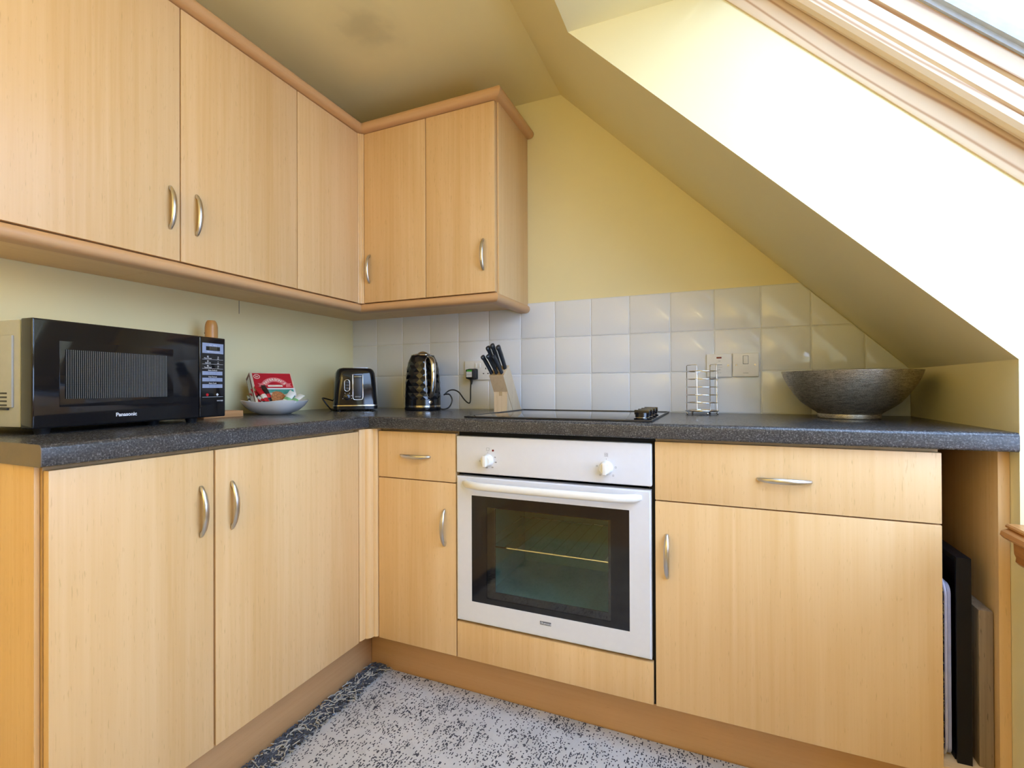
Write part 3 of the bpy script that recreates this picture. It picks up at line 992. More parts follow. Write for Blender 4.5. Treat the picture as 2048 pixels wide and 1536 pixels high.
# ================================================================= MICROWAVE
t = thing('microwave', 'black and silver microwave oven on the left worktop', 'microwave', (0.186, -1.160, ZT), math.radians(96.95))
MW, MH0, MH1, MD = 0.239, 0.013, 0.249, 0.145
bm = bmesh.new()
add_box(bm, -MW + 0.002, MW - 0.002, -MD + 0.040, MD, MH0 + 0.003, MH1 - 0.002, 0.004)
body = obj('casing', finish(bm), M['grey_metal'], t)
bm = bmesh.new()
add_box(bm, -MW - 0.0025, -MW + 0.004, -MD + 0.060, MD - 0.03, MH0 + 0.045, MH1 - 0.035, 0.0035)
obj('side_panel', finish(bm), M['grey_metal'], body)
for i in range(5):
    obj('vent_slot', box(-MW - 0.0032, -MW + 0.001, -MD + 0.074, -MD + 0.130, 0.053 + i * 0.0085, 0.057 + i * 0.0085, 0.001), M['black_satin'], body)
dr = obj('door', box(-MW, 0.1500, -MD + 0.0, -MD + 0.036, MH0, MH1, 0.004, 3), M['black_gloss'], t)
obj('door_window', box(-0.190, 0.072, -MD - 0.0006, -MD + 0.002, 0.058, 0.204, 0.0003), M['black_gloss'], dr)
obj('perforated_screen', box(-0.180, 0.055, -MD - 0.0011, -MD + 0.002, 0.076, 0.186), M['dots'], dr)
obj('brand_lettering', shift(text_mesh('Panasonic', 0.0125, 0.0003, 0.0003), -0.0495, -MD - 0.0004, 0.0345), M['white_print'], dr)
pn = obj('control_panel', box(0.1515, MW, -MD, -MD + 0.036, MH0, MH1, 0.004, 3), M['black_gloss'], t)
Y0 = -MD - 0.0005
obj('display', box(0.160, 0.231, Y0, Y0 + 0.002, 0.201, 0.231), M['panel_grey'], pn)
obj('display_screen', box(0.172, 0.219, Y0 - 0.0004, Y0 + 0.001, 0.2095, 0.2215), M['lcd'], pn)
obj('display_digits', shift(text_mesh('8888', 0.0135, 0.0002), 0.1955, Y0 - 0.0007, 0.2155), M['lcd_seg'], pn)
for zt in (0.137, 0.118, 0.099):
    for i in range(3):
        x = 0.160 + i * 0.0228
        obj('touch_key', box(x, x + 0.0222, Y0, Y0 + 0.001, zt, zt + 0.0108), M['panel_grey'], pn)
bm = bmesh.new()
for zl in (0.1826, 0.1690, 0.1556, 0.0720):
    add_box(bm, 0.160, 0.230, Y0, Y0 + 0.001, zl, zl + 0.0006)
tm = [finish(bm, 0)]
for s_, x, z, sz in (('Auto Defrost', 0.194, 0.1508, 0.0056), ('Auto Reheat', 0.194, 0.1318, 0.0056), ('Auto Cook', 0.194, 0.1128, 0.0056), ('Micro Power', 0.178, 0.1862, 0.0048),
                     ('Quick 30', 0.178, 0.1727, 0.0048), ('Timer/Clock', 0.178, 0.1592, 0.0048), ('10', 0.2125, 0.1905, 0.005), ('min', 0.2125, 0.1862, 0.0042), ('1', 0.2125, 0.1770, 0.005),
                     ('min', 0.2125, 0.1727, 0.0042), ('10', 0.2125, 0.1635, 0.005), ('sec', 0.2125, 0.1592, 0.0042), ('NN-E28JB', 0.219, 0.0605, 0.0050), ('Auto    Defrost', 0.1955, 0.2250, 0.0040), ('High Medium Low Warm', 0.1955, 0.2058, 0.0038)):
    tm.append(shift(text_mesh(s_, sz, 0.0002), x, Y0 - 0.0001, z))
for x, z in ((0.178, 0.1912), (0.178, 0.1777), (0.178, 0.1640)):
    tm.append(finish(frame_print(x, z, 0.0020, 0.0007, Y0), 0))
bm = bmesh.new()
add_prism(bm, [(0.210 + 0.0045, 0.079), (0.210, 0.0835), (0.210 - 0.0045, 0.079), (0.210, 0.0745)], 1, Y0, Y0 + 0.001)
tm.append(finish(bm, 0))
obj('panel_lettering', join_meshes(tm), M['white_print'], pn)['kind'] = 'stuff'
me = lathe([(0.0, 0), (0.0042, 0), (0.0042, 0.0012), (0, 0.0012)], 18)
me.transform(Matrix.Translation((0.176, Y0 + 0.0008, 0.079)) @ Matrix.Rotation(math.pi / 2, 4, 'X'))
obj('stop_button', me, M['red'], pn)
for fx, fy in ((-0.205, -0.115), (0.150, -0.115), (0.050, -0.100), (-0.205, 0.115), (0.195, 0.115)):
    bm = bmesh.new()
    add_lathe(bm, [(0, 0), (0.012, 0), (0.017, MH0 + 0.004), (0, MH0 + 0.004)], 16, fx, fy)
    obj('foot', finish(bm), M['black_satin'], t)

# kitchen roll holder behind it
t = thing('kitchen_roll_holder', 'wooden kitchen roll holder standing behind the microwave', 'roll holder', (0.095, -0.806, ZT))
obj('base', box(-0.075, 0.075, -0.078, 0.062, 0.0, 0.021, 0.002), M['bamboo_x'], t)
pr_ = [(0, 0.021), (0.0195, 0.021), (0.0195, 0.300)]
pr_ += [(0.0195 * math.cos(a * math.pi / 12) * 0.55 + 0.0195 * 0.45 if a < 6 else 0, 0.300 + 0.030 * math.sin(a * math.pi / 12)) for a in range(1, 7)]
obj('pole', lathe(pr_, 28), M['bamboo'], t)
me = lathe([(0, 0), (0.0032, 0), (0.0026, 0.0012), (0, 0.0012)], 12)
me.transform(Matrix.Rotation(math.radians(-30), 4, 'Z') @ Matrix.Translation((0, -0.0190, 0.285)) @ Matrix.Rotation(math.pi / 2, 4, 'X'))
obj('peg_hole', me, M['dark_gap'], t)

# ================================================================= WHITE DISH AND ITS CONTENTS
BC = Vector((0.160, -0.603, ZT))
def sq_ring(r, z, n=48, pw=3.2, lift=0.0, rot=0.35):
    pts = []
    for i in range(n):
        a = 2 * math.pi * i / n
        c, s = math.cos(a), math.sin(a)
        k = (abs(c) ** pw + abs(s) ** pw) ** (-1 / pw)
        x, y = r * k * c, r * k * s
        zz = z + lift * (k - 1) / 0.19
        pts.append((x * math.cos(rot) - y * math.sin(rot), x * math.sin(rot) + y * math.cos(rot), zz))
    return pts
secs = [sq_ring(0.005, 0.0), sq_ring(0.045, 0.0), sq_ring(0.052, 0.003), sq_ring(0.074, 0.014), sq_ring(0.091, 0.028, lift=0.003), sq_ring(0.1005, 0.041, lift=0.006), sq_ring(0.1035, 0.0475, lift=0.008),
        sq_ring(0.1020, 0.0485, lift=0.008), sq_ring(0.0975, 0.041, lift=0.006), sq_ring(0.086, 0.028, lift=0.003), sq_ring(0.070, 0.0165), sq_ring(0.048, 0.0065), sq_ring(0.005, 0.006)]
o = tag(obj('serving_dish', loft(secs, 60), M['porcelain'], None, BC), 'white square porcelain dish holding a shortbread box and sachets', 'dish')

# shortbread box, leaning back towards the left wall
wv = Vector((0.373, 0.928, 0)).normalized()        # along its width
bv = Vector((-0.928, 0.373, 0)).normalized()       # the way it leans
th_ = math.radians(34)
upv = (Vector((0, 0, 1)) * math.cos(th_) + bv * math.sin(th_))
nv = wv.cross(upv).normalized()                     # out of the printed face
if nv.x < 0:
    nv = -nv
def leaning(name, label, cat, corner_top_left, group=None):
    o = bpy.data.objects.new(name, None)
    COL.objects.link(o)
    o.empty_display_size = 0.03
    m = Matrix((wv, -nv, upv)).transposed().to_4x4()
    m.translation = corner_top_left
    o.matrix_world = m
    return tag(o, label, cat, group)
BW, BH, BT = 0.150, 0.150, 0.045
tl = Vector((0.0930, -0.6605, 1.0690))
bx = leaning('shortbread_box', 'red shortbread box leaning in the white dish', 'box', tl)
# local: x right, y into the box, z up; top-left-front corner at the origin
M['carton_red'] = plain('red_carton', srgb(190, 26, 44), 0.4, 0, 0.03)
M['carton_cream'] = plain('cream_carton_edge', srgb(214, 200, 170), 0.45, 0, 0.03)
M['carton_brown'] = plain('brown_carton_side', srgb(120, 62, 48), 0.5, 0, 0.08)
M['carton_white'] = plain('white_carton_label', srgb(225, 226, 226), 0.5, 0, 0.02)
M['pink'] = plain('pale_red_print', srgb(226, 120, 120), 0.5)
M['cream_print'] = plain('cream_print', srgb(238, 226, 205), 0.5)
obj('carton', box(0, BW, 0, BT, -BH, 0, 0.001), M['carton_cream'], bx)
obj('front_print', box(0.008, BW - 0.006, -0.0006, 0.001, -BH + 0.004, -0.005), M['carton_red'], bx)
obj('side_print', box(-0.0006, 0.001, 0.0015, BT - 0.001, -BH + 0.002, -0.001), M['carton_brown'], bx)
obj('side_label', box(-0.0011, 0.001, 0.009, BT - 0.006, -BH + 0.012, -0.014), M['carton_white'], bx)
# arched name on a ribbon
cx, cz, rad = BW * 0.53, -0.078, 0.044
bm = bmesh.new()
A, B = [], []
for i in range(21):
    a = math.radians(150 - 120 * i / 20)
    A.append(bm.verts.new((cx + (rad + 0.010) * math.cos(a), -0.0010, cz + (rad + 0.010) * math.sin(a))))
    B.append(bm.verts.new((cx + (rad - 0.010) * math.cos(a), -0.0010, cz + (rad - 0.010) * math.sin(a))))
for i in range(20):
    bm.faces.new((A[i], A[i + 1], B[i + 1], B[i]))
for s_ in (-1, 1):
    x = cx + s_ * 0.046
    bm.faces.new([bm.verts.new((x + s_ * dx, -0.0009, cz + dz)) for dx, dz in ((-0.008, 0.010), (0.014, 0.012), (0.008, 0.020), (0.014, 0.028), (-0.006, 0.026))])
obj('ribbon_print', finish(bm, 0), M['pink'], bx)
tm = []
word = "PATERSON'S"
for i, ch in enumerate(word):
    a = math.radians(143 - 106 * i / (len(word) - 1))
    me = text_mesh(ch, 0.0140, 0.0002, 0.0003)
    me.transform(Matrix.Translation((cx + (rad - 0.0005) * math.cos(a), -0.0013, cz + (rad - 0.0005) * math.sin(a))) @ Matrix.Rotation(math.pi / 2 - a, 4, 'Y'))
    tm.append(me)
tm.append(shift(text_mesh('SHORTBREAD', 0.0130, 0.0002, 0.0003), cx, -0.0009, -0.083))
bm = bmesh.new()
add_tube(bm, [(0.022 + 0.010 * math.cos(a * math.pi / 9), -0.0009, -0.020 + 0.009 * math.sin(a * math.pi / 9)) for a in range(18)], 0.0012, 5, True)
tm.append(finish(bm, 0))
tm.append(shift(text_mesh('Est', 0.008, 0.0002, 0.0003), 0.022, -0.0009, -0.020))
obj('brand_lettering', join_meshes(tm), M['cream_print'], bx)['kind'] = 'stuff'
obj('banner_print', box(cx - 0.026, cx + 0.026, -0.0010, 0.0005, -0.066, -0.058), M['cream_print'], bx)

# postcard in front of it
pcd = leaning('picture_card', 'picture card of a brown shaggy cow against the shortbread box', 'card', tl + wv * 0.016 - upv * 0.076 + nv * 0.006)
CWD, CHT = 0.150, 0.088
csx = 0.86
M['teal'] = plain('teal_print', srgb(70, 150, 138), 0.4, 0, 0.25, 40)
M['cow'] = plain('brown_fur_print', srgb(176, 116, 70), 0.5, 0, 0.4, 160)
M['horn'] = plain('horn_print', srgb(206, 196, 182), 0.5, 0, 0.2)
M['green'] = plain('green_print', srgb(70, 178, 70), 0.4, 0, 0.05)
obj('card', box(0, CWD * csx, -0.0006, 0.0006, -CHT, 0), M['carton_white'], pcd)
obj('sky_print', box(0.006, CWD * csx - 0.006, -0.0010, 0.0004, -CHT + 0.006, -0.006), M['teal'], pcd)
def blob(pts, y):
    bm = bmesh.new()
    bm.faces.new([bm.verts.new((x * csx, y, z)) for x, z in pts])
    return finish(bm, 0)
obj('cow_print', blob([(0.040, -0.070), (0.042, -0.038), (0.050, -0.020), (0.068, -0.014), (0.088, -0.018), (0.100, -0.030), (0.122, -0.040), (0.134, -0.056), (0.134, -0.070), (0.112, -0.074), (0.106, -0.056), (0.096, -0.056), (0.094, -0.072)], -0.0013), M['cow'], pcd)
obj('horn_print', blob([(0.098, -0.030), (0.112, -0.026), (0.128, -0.010), (0.134, -0.010), (0.132, -0.020), (0.118, -0.034), (0.104, -0.038)], -0.0015), M['horn'], pcd)
obj('horn_print', blob([(0.052, -0.022), (0.036, -0.020), (0.022, -0.009), (0.016, -0.010), (0.022, -0.018), (0.036, -0.028), (0.048, -0.030)], -0.0015), M['horn'], pcd)
obj('caption_print', box(0.050, 0.108, -0.0016, 0.0002, -0.078, -0.062), M['green'], pcd)

# sachets
M['foil_dark'] = plain('dark_foil', srgb(58, 48, 44), 0.3, 0.3, 0.2)
M['paper_white'] = plain('white_paper_sachet', srgb(226, 230, 228), 0.5, 0, 0.03)
M['green_soft'] = plain('soft_green_print', srgb(126, 186, 130), 0.5)
def sachet(name, label, cat, cen, rx, ry, rz, L, W_, mat, mat2, group, fat=0.0042):
    o = thing(name, label, cat, cen, 0, group)
    o.rotation_euler = (rx, ry, rz)
    secs = []
    for k in range(7):
        s = k / 6
        x = (s - 0.5) * L
        th = 0.0008 + fat * math.sin(math.pi * s) ** 0.6
        secs.append([(x, W_ / 2 * c, th * d) for c, d in ((1, 0), (0.7, 0.8), (0, 1), (-0.7, 0.8), (-1, 0), (-0.7, -0.8), (0, -1), (0.7, -0.8))])
    obj('packet', loft(secs, 60), M[mat], o)
    secs = []
    for k in range(4):
        s = 0.18 + 0.22 * k / 3
        x = (s - 0.5) * L
        th = 0.0014 + fat * math.sin(math.pi * s) ** 0.6
        secs.append([(x, (W_ / 2 + 0.0003) * c, th * d) for c, d in ((1, 0), (0.7, 0.8), (0, 1), (-0.7, 0.8), (-1, 0), (-0.7, -0.8), (0, -1), (0.7, -0.8))])
    obj('printed_band', loft(secs, 60), M[mat2], o)
    return o
g = 'sachets in the white dish'
def along(tail, head):
    d = Vector(head) - Vector(tail)
    return d.length, (Vector(tail) + Vector(head)) / 2, -math.atan2(d.z, math.hypot(d.x, d.y)), math.atan2(d.y, d.x)
def stick(name, label, tail, head, W_, mat, mat2, roll=0.0):
    L, c, ry, rz = along(tail, head)
    return sachet(name, label, 'sachet', c, roll, ry, rz, L, W_, mat, mat2, g, 0.0075 if 'stick' in name else 0.0035)
bc = BC
def bp(dx, dy, dz):
    # dx to the right as seen, dy away from the viewer, dz up from the worktop
    rr = Vector((0.92, 0.39, 0)); hh = Vector((-0.39, 0.92, 0))
    return bc + rr * dx + hh * dy + Vector((0, 0, dz))
stick('sugar_stick', 'red stick sachet lying lowest along the dish rim', bp(0.000, -0.072, 0.052), bp(-0.070, -0.040, 0.078), 0.020, 'red', 'carton_white')
stick('coffee_stick', 'short red and black stick sachet at left of the dish', bp(-0.018, -0.062, 0.052), bp(-0.060, -0.046, 0.094), 0.022, 'red', 'foil_dark')
stick('coffee_stick', 'long red stick sachet pointing up before the cow card', bp(0.006, -0.070, 0.050), bp(-0.044, -0.052, 0.104), 0.022, 'red', 'cream_print')
stick('coffee_stick', 'tall dark stick sachet behind the red ones', bp(0.010, -0.058, 0.050), bp(-0.026, -0.040, 0.108), 0.018, 'foil_dark', 'red')
stick('milk_sachet', 'white crinkled sachet with black top edge leaning in the dish', bp(0.060, -0.048, 0.046), bp(0.074, -0.018, 0.084), 0.026, 'paper_white', 'green_soft', 0.6)
stick('milk_sachet', 'flat white sachet with green print at the dish right', bp(0.082, -0.046, 0.046), bp(0.106, -0.012, 0.072), 0.030, 'paper_white', 'green_soft', 0.3)
stick('paper_sachet', 'plain white paper sachet lying across the dish front', bp(0.015, -0.066, 0.044), bp(0.062, -0.050, 0.052), 0.030, 'paper_white', 'carton_white', 0.2)
stick('paper_sachet', 'small grey-white sachet at the far left inside the dish', bp(-0.070, -0.040, 0.046), bp(-0.092, -0.012, 0.066), 0.020, 'paper_white', 'foil_dark', 0.5)

# ================================================================= TOASTER
t = thing('toaster', 'glossy black toaster with chrome trim in the corner', 'toaster', (0.302, -0.328, ZT), math.radians(45))
# local -y faces the viewer (control end); body runs along +y
def rrect(hw, y0, y1, r, z, n=5):
    pts = []
    for (cx, cy, a0) in ((hw - r, y1 - r, 0), (-hw + r, y1 - r, 90), (-hw + r, y0 + r, 180), (hw - r, y0 + r, 270)):
        for i in range(n + 1):
            a = math.radians(a0 + 90 * i / n)
            pts.append((cx + r * math.cos(a), cy + r * math.sin(a), z))
    return pts
TL = 0.262
secs = []
for z, hw, ins in ((0.008, 0.0885, 0.0), (0.022, 0.0895, 0.0)):
    secs.append(rrect(hw, ins, TL - ins, 0.022, z))
obj('base', loft(secs), M['black_gloss'], t)
obj('base_band', loft([rrect(0.0900, -0.0008, TL + 0.0008, 0.022, 0.0222), rrect(0.0900, -0.0008, TL + 0.0008, 0.022, 0.0258)]), M['chrome'], t)
secs = []
for z, hw, ins, r in ((0.0258, 0.0880, 0.001, 0.024), (0.08, 0.0850, 0.003, 0.026), (0.140, 0.0805, 0.005, 0.028), (0.160, 0.0780, 0.007, 0.028), (0.172, 0.0730, 0.012, 0.026), (0.179, 0.0645, 0.020, 0.020), (0.1815, 0.052, 0.032, 0.012)):
    secs.append(rrect(hw, ins, TL - ins, r, z))
body = obj('body', loft(secs, 50), M['black_gloss'], t)
for sx in (-0.024, 0.024):
    obj('bread_slot', box(sx - 0.013, sx + 0.013, 0.045, TL - 0.045, 0.1805, 0.1825, 0.001), M['dark_gap'], body)
obj('top_plate', box(-0.050, 0.050, 0.034, TL - 0.034, 0.1812, 0.1820, 0.0003), M['chrome'], body)
# U-shaped chrome trim around the lever track
yo = lambda z: 0.001 + 0.004 * (z - 0.0258) / 0.114 if z < 0.14 else 0.005 + (z - 0.14) * 0.18
up_ = [(-0.013, z) for z in (0.178, 0.165, 0.14, 0.10, 0.058)] + [(-0.011, 0.050), (-0.006, 0.048), (0.007, 0.0475), (0.020, 0.048), (0.025, 0.050)] + [(0.027, z) for z in (0.058, 0.10, 0.14, 0.165, 0.178)]
obj('lever_trim', tube([(x, yo(z) - 0.0006 + (0.012 if z > 0.175 else 0.003 if z > 0.16 else 0), z) for x, z in up_], 0.0022, 8), M['chrome'], body)
obj('lever_track', box(-0.0105, 0.0245, 0.0012, 0.006, 0.052, 0.150, 0.001), M['black_satin'], body)
obj('lever', box(-0.008, 0.0215, -0.010, 0.008, 0.1405, 0.1475, 0.002), M['black_gloss'], body)
obj('lever_strip', box(-0.009, 0.0215, -0.0108, -0.0095, 0.1425, 0.1440), M['chrome'], body)
pill = []
for i in range(24):
    a = 2 * math.pi * i / 24
    s = math.sin(a)
    z = 0.107 + 0.0105 * s + (0.0135 if s > 0 else -0.0135 if s < 0 else 0)
    pill.append((-0.0355 + 0.0105 * math.cos(a), yo(z) - 0.0006, z))
obj('button_surround', tube(pill, 0.0015, 8, True), M['chrome'], body)
for k in range(3):
    z = 0.119 - k * 0.0125
    obj('button', box(-0.0430, -0.0280, yo(z) - 0.0020, yo(z) + 0.002, z - 0.0052, z + 0.0052, 0.0012), M['black_satin'], body)
me = lathe([(0, 0), (0.0125, 0), (0.0125, 0.008), (0.011, 0.009), (0, 0.009)], 28)
me.transform(Matrix.Translation((-0.0350, yo(0.06) + 0.001, 0.059)) @ Matrix.Rotation(math.pi / 2, 4, 'X'))
kn = obj('browning_knob', me, M['black_gloss'], body)
obj('knob_ring', tube([(-0.0350 + 0.0130 * math.cos(a * math.pi / 14), yo(0.06) - 0.0015, 0.059 + 0.0130 * math.sin(a * math.pi / 14)) for a in range(28)], 0.0013, 6, True), M['chrome'], kn)
for a in (-160, 118, 62, 20, -20):
    obj('scale_mark', box(-0.0350 + 0.0185 * math.cos(math.radians(a)) - 0.0012, -0.0350 + 0.0185 * math.cos(math.radians(a)) + 0.0012, yo(0.06) - 0.0012, yo(0.06) + 0.003, 0.059 + 0.0185 * math.sin(math.radians(a)) - 0.0012, 0.059 + 0.0185 * math.sin(math.radians(a)) + 0.0012), M['white_print'], body)
obj('brand_lettering', shift(text_mesh('BREVILLE', 0.0055, 0.0002), 0.007, 0.0006, 0.060), M['white_print'], body)
for fx, fy in ((-0.065, 0.03), (0.065, 0.03), (-0.065, TL - 0.03), (0.065, TL - 0.03)):
    bm = bmesh.new()
    add_lathe(bm, [(0, 0), (0.007, 0), (0.008, 0.009), (0, 0.009)], 14, fx, fy)
    obj('foot', finish(bm), M['black_satin'], t)
obj('power_cord', tube(spline([(-0.060, 0.200, 0.030), (-0.098, 0.150, 0.045), (-0.128, 0.095, 0.054), (-0.126, 0.070, 0.046), (-0.108, 0.072, 0.020), (-0.095, 0.088, 0.004), (-0.092, 0.14, 0.004), (-0.09, 0.19, 0.004)], 8), 0.0030, 8), M['cord'], t)

# ================================================================= KETTLE
KX, KY = 0.523, -0.167
t = thing('kettle', 'glossy black faceted kettle with chrome handle', 'kettle', (KX, KY, ZT))
obj('power_base', lathe([(0, 0), (0.074, 0), (0.077, 0.004), (0.077, 0.013), (0.074, 0.0145), (0, 0.0145)], 40), M['black_gloss'], t)
obj('chrome_band', lathe([(0.060, 0.0148), (0.0758, 0.0150), (0.0760, 0.0225), (0.060, 0.0230)], 40), M['chrome'], t)
def krad(z):
    pts = [(0.023, 0.0758), (0.05, 0.0752), (0.09, 0.0735), (0.13, 0.0715), (0.17, 0.0680), (0.195, 0.0635), (0.215, 0.0575), (0.230, 0.0505), (0.236, 0.0460)]
    for (a, ra), (b, rb) in zip(pts, pts[1:]):
        if a <= z <= b:
            return ra + (rb - ra) * (z - a) / (b - a)
    return pts[-1][1]
bm = bmesh.new()
NS, NR = 16, 11
rows_ = []
for i in range(NR + 1):
    z = 0.046 + (0.205 - 0.046) * i / NR
    rows_.append([bm.verts.new(((krad(z) + (0.0020 if i % 2 else 0.0)) * math.cos(2 * math.pi * (j + 0.5 * (i % 2)) / NS), (krad(z) + (0.0020 if i % 2 else 0.0)) * math.sin(2 * math.pi * (j + 0.5 * (i % 2)) / NS), z)) for j in range(NS)])
bmesh.ops.recalc_face_normals(bm, faces=bm.faces)
for i in range(NR):
    a, b = rows_[i], rows_[i + 1]
    for j in range(NS):
        k = (j + 1) % NS
        if i % 2 == 0:
            bm.faces.new((a[j], a[k], b[j])); bm.faces.new((a[k], b[k], b[j]))
        else:
            bm.faces.new((a[j], b[k], b[j])); bm.faces.new((a[j], a[k], b[k]))
body = obj('body', finish(bm, 0), M['black_gloss'], t)
obj('lower_shell', lathe([(0.073, 0.0232), (0.0758, 0.0232), (0.0752, 0.0475), (0.070, 0.0475)], 44), M['black_gloss'], t)
obj('upper_shell', lathe([(0.058, 0.200), (0.0615, 0.203), (0.0575, 0.215), (0.0510, 0.229), (0.0480, 0.233), (0.040, 0.233)], 44), M['black_gloss'], t)
obj('lid_ring', lathe([(0.040, 0.232), (0.0500, 0.2335), (0.0505, 0.236), (0.047, 0.2375), (0.040, 0.2375)], 40), M['chrome'], t)
ld = obj('lid', lathe([(0.0465, 0.2360), (0.042, 0.2390), (0.030, 0.2415), (0, 0.243)], 36), M['black_gloss'], t)
gsec = []
for i in range(9):
    s = i / 8
    x = -0.030 + 0.060 * s
    hgt = 0.2400 + 0.0125 * math.sin(math.pi * min(1, max(0, s))) ** 0.8
    gsec.append([(x, 0.014 * c * (0.35 + 0.65 * math.sin(math.pi * s)), 0.2385 + (hgt - 0.2385) * max(0, d)) for c, d in ((1, 0), (0.8, 0.7), (0.3, 1), (-0.3, 1), (-0.8, 0.7), (-1, 0))])
obj('lid_grip', loft(gsec, 60), M['chrome'], ld)
# handle: in a vertical plane pointing towards the viewer and a little right
ha = math.atan2(-0.92, 0.39) + math.radians(33)
hd = Vector((math.cos(ha), math.sin(ha), 0))
hs = Vector((-hd.y, hd.x, 0))
def hsec(r, z, wd, dep, tdir):
    # section across: width along hs, depth along the normal of the loop
    nr = Vector((tdir[1] * hd.x, tdir[1] * hd.y, -tdir[0]))
    c = hd * r + Vector((0, 0, z))
    return [c + hs * (wd * math.cos(2 * math.pi * k / 12)) + nr * (dep * math.sin(2 * math.pi * k / 12)) for k in range(12)]
hp = spline([(0.052, 0.222, 0), (0.075, 0.2235, 0), (0.098, 0.214, 0), (0.111, 0.190, 0), (0.114, 0.155, 0), (0.111, 0.115, 0), (0.101, 0.080, 0), (0.086, 0.060, 0), (0.070, 0.056, 0)], 5)
secs = []
for i, p in enumerate(hp):
    q0, q1 = hp[max(0, i - 1)], hp[min(len(hp) - 1, i + 1)]
    d = (q1 - q0).normalized()
    secs.append(hsec(p.x, p.y, 0.0105, 0.0058, (d.x, d.y)))
h_ = obj('handle', loft(secs, 60), M['chrome'], t)
secs = []
for i, p in enumerate(hp[6:-6]):
    d = (hp[i + 7] - hp[i + 5]).normalized()
    secs.append(hsec(p.x - 0.0042 * (1 if True else 0), p.y, 0.0090, 0.0050, (d.x, d.y)))
obj('handle_grip', loft(secs, 60), M['black_satin'], h_)
# bezel on the body where the handle meets it
bz = []
for i in range(36):
    a = 2 * math.pi * i / 36
    s, c = math.sin(a), math.cos(a)
    z = 0.138 + 0.080 * max(-1, min(1, 1.25 * s)) if abs(s) > 0.6 else 0.138 + 0.080 * s / 0.8
    z = 0.138 + 0.081 * (abs(s) ** 0.5) * (1 if s > 0 else -1)
    x = 0.017 * (abs(c) ** 0.45) * (1 if c > 0 else -1)
    r = krad(max(0.03, min(0.232, z))) + 0.0012
    an = ha + x / max(0.05, r)
    bz.append((r * math.cos(an), r * math.sin(an), z))
obj('handle_bezel', tube(bz, 0.0016, 6, True), M['chrome'], t)
me = lathe([(0, 0), (0.0075, 0), (0.0075, 0.004), (0, 0.005)], 20)
sa = ha + 0.02
me.transform(Matrix.Rotation(sa + math.pi / 2, 4, 'Z') @ Matrix.Translation((0, -0.0745, 0.036)) @ Matrix.Rotation(math.pi / 2, 4, 'X'))
obj('switch', me, M['chrome'], t)
# cord to the plug
rr = Vector((0.92, 0.392, 0)); hh = Vector((-0.392, 0.92, 0))
def kp(r, z, d=0.0):
    return rr * r + hh * d + Vector((0, 0, z))
plug_c = Vector((0.688, -0.040, 1.068))
pl_l = plug_c - Vector((KX, KY, ZT))
ctrl = [kp(0.074, 0.005, 0.0), kp(0.092, 0.004, 0.0), kp(0.112, 0.014, 0.01), kp(0.123, 0.042, 0.015), kp(0.112, 0.066, 0.02), kp(0.092, 0.068, 0.03), kp(0.086, 0.066, 0.04), kp(0.105, 0.083, 0.05), kp(0.128, 0.086, 0.05), kp(0.150, 0.075, 0.045), kp(0.172, 0.046, 0.04),
        kp(0.190, 0.030, 0.035), kp(0.200, 0.036, 0.033), pl_l + Vector((-0.002, 0, -0.072)), pl_l + Vector((-0.001, 0, -0.050)), pl_l + Vector((0, 0, -0.034))]
obj('power_cord', tube(spline(ctrl, 8), 0.0030, 8), M['cord'], t)

# plug
t = thing('plug', 'black three-pin plug with a white and green sticker in the socket', 'plug', plug_c)
bm = bmesh.new()
add_box(bm, -0.024, 0.024, 0.006, 0.0265, -0.024, 0.024, 0.009, 4)
add_box(bm, -0.021, 0.021, -0.014, 0.010, -0.021, 0.021, 0.008, 4)
pb = obj('body', finish(bm), M['cord'], t)
obj('cord_grip', tube([(0, 0.004, -0.020), (0, 0.004, -0.036), (0, 0.003, -0.046)], 0.0055, 10, False, [0.0062, 0.0052, 0.0036]), M['cord'], t)
obj('sticker', box(-0.015, 0.0120, -0.0150, -0.0130, -0.014, 0.010), M['white_print'], t)
obj('sticker_band', box(-0.013, 0.0120, -0.0152, -0.0130, 0.010, 0.0175), M['green'], t)
bm = bmesh.new()
add_box(bm, -0.0115, -0.0065, -0.0153, -0.0140, -0.004, -0.0025)
add_box(bm, -0.0035, 0.0015, -0.0153, -0.0140, -0.004, -0.0025)
add_box(bm, 0.0045, 0.0095, -0.0153, -0.0140, -0.004, -0.0025)
obj('sticker_print', finish(bm, 0), M['dark_print'], t)

# ================================================================= SOCKETS AND SWITCHES
YP = -0.0062
t = thing('double_socket', 'white double socket on the tiles between kettle and knife block', 'socket', (0.7155, YP, 1.084))
obj('plate', box(-0.0735, 0.0735, -0.009, -0.0002, -0.043, 0.043, 0.0035, 3), M['white_plastic'], t)
for x in (-0.014, 0.002):
    obj('rocker', box(x - 0.0055, x + 0.0055, -0.0125, -0.008, 0.012, 0.032, 0.0015), M['white_plastic'], t)
for x in (-0.0603, 0.0603):
    me = lathe([(0, 0), (0.003, 0), (0.003, 0.0006), (0, 0.0006)], 12)
    me.transform(Matrix.Translation((x, -0.0092, 0.0)) @ Matrix.Rotation(math.pi / 2, 4, 'X'))
    obj('screw', me, M['steel'], t)
for x, z, w_, h_ in ((0.033, 0.008, 0.004, 0.008), (0.022, -0.014, 0.0065, 0.004), (0.044, -0.014, 0.0065, 0.004)):
    obj('pin_hole', box(x - w_ / 2, x + w_ / 2, -0.0093, -0.008, z - h_ / 2, z + h_ / 2), M['dark_gap'], t)
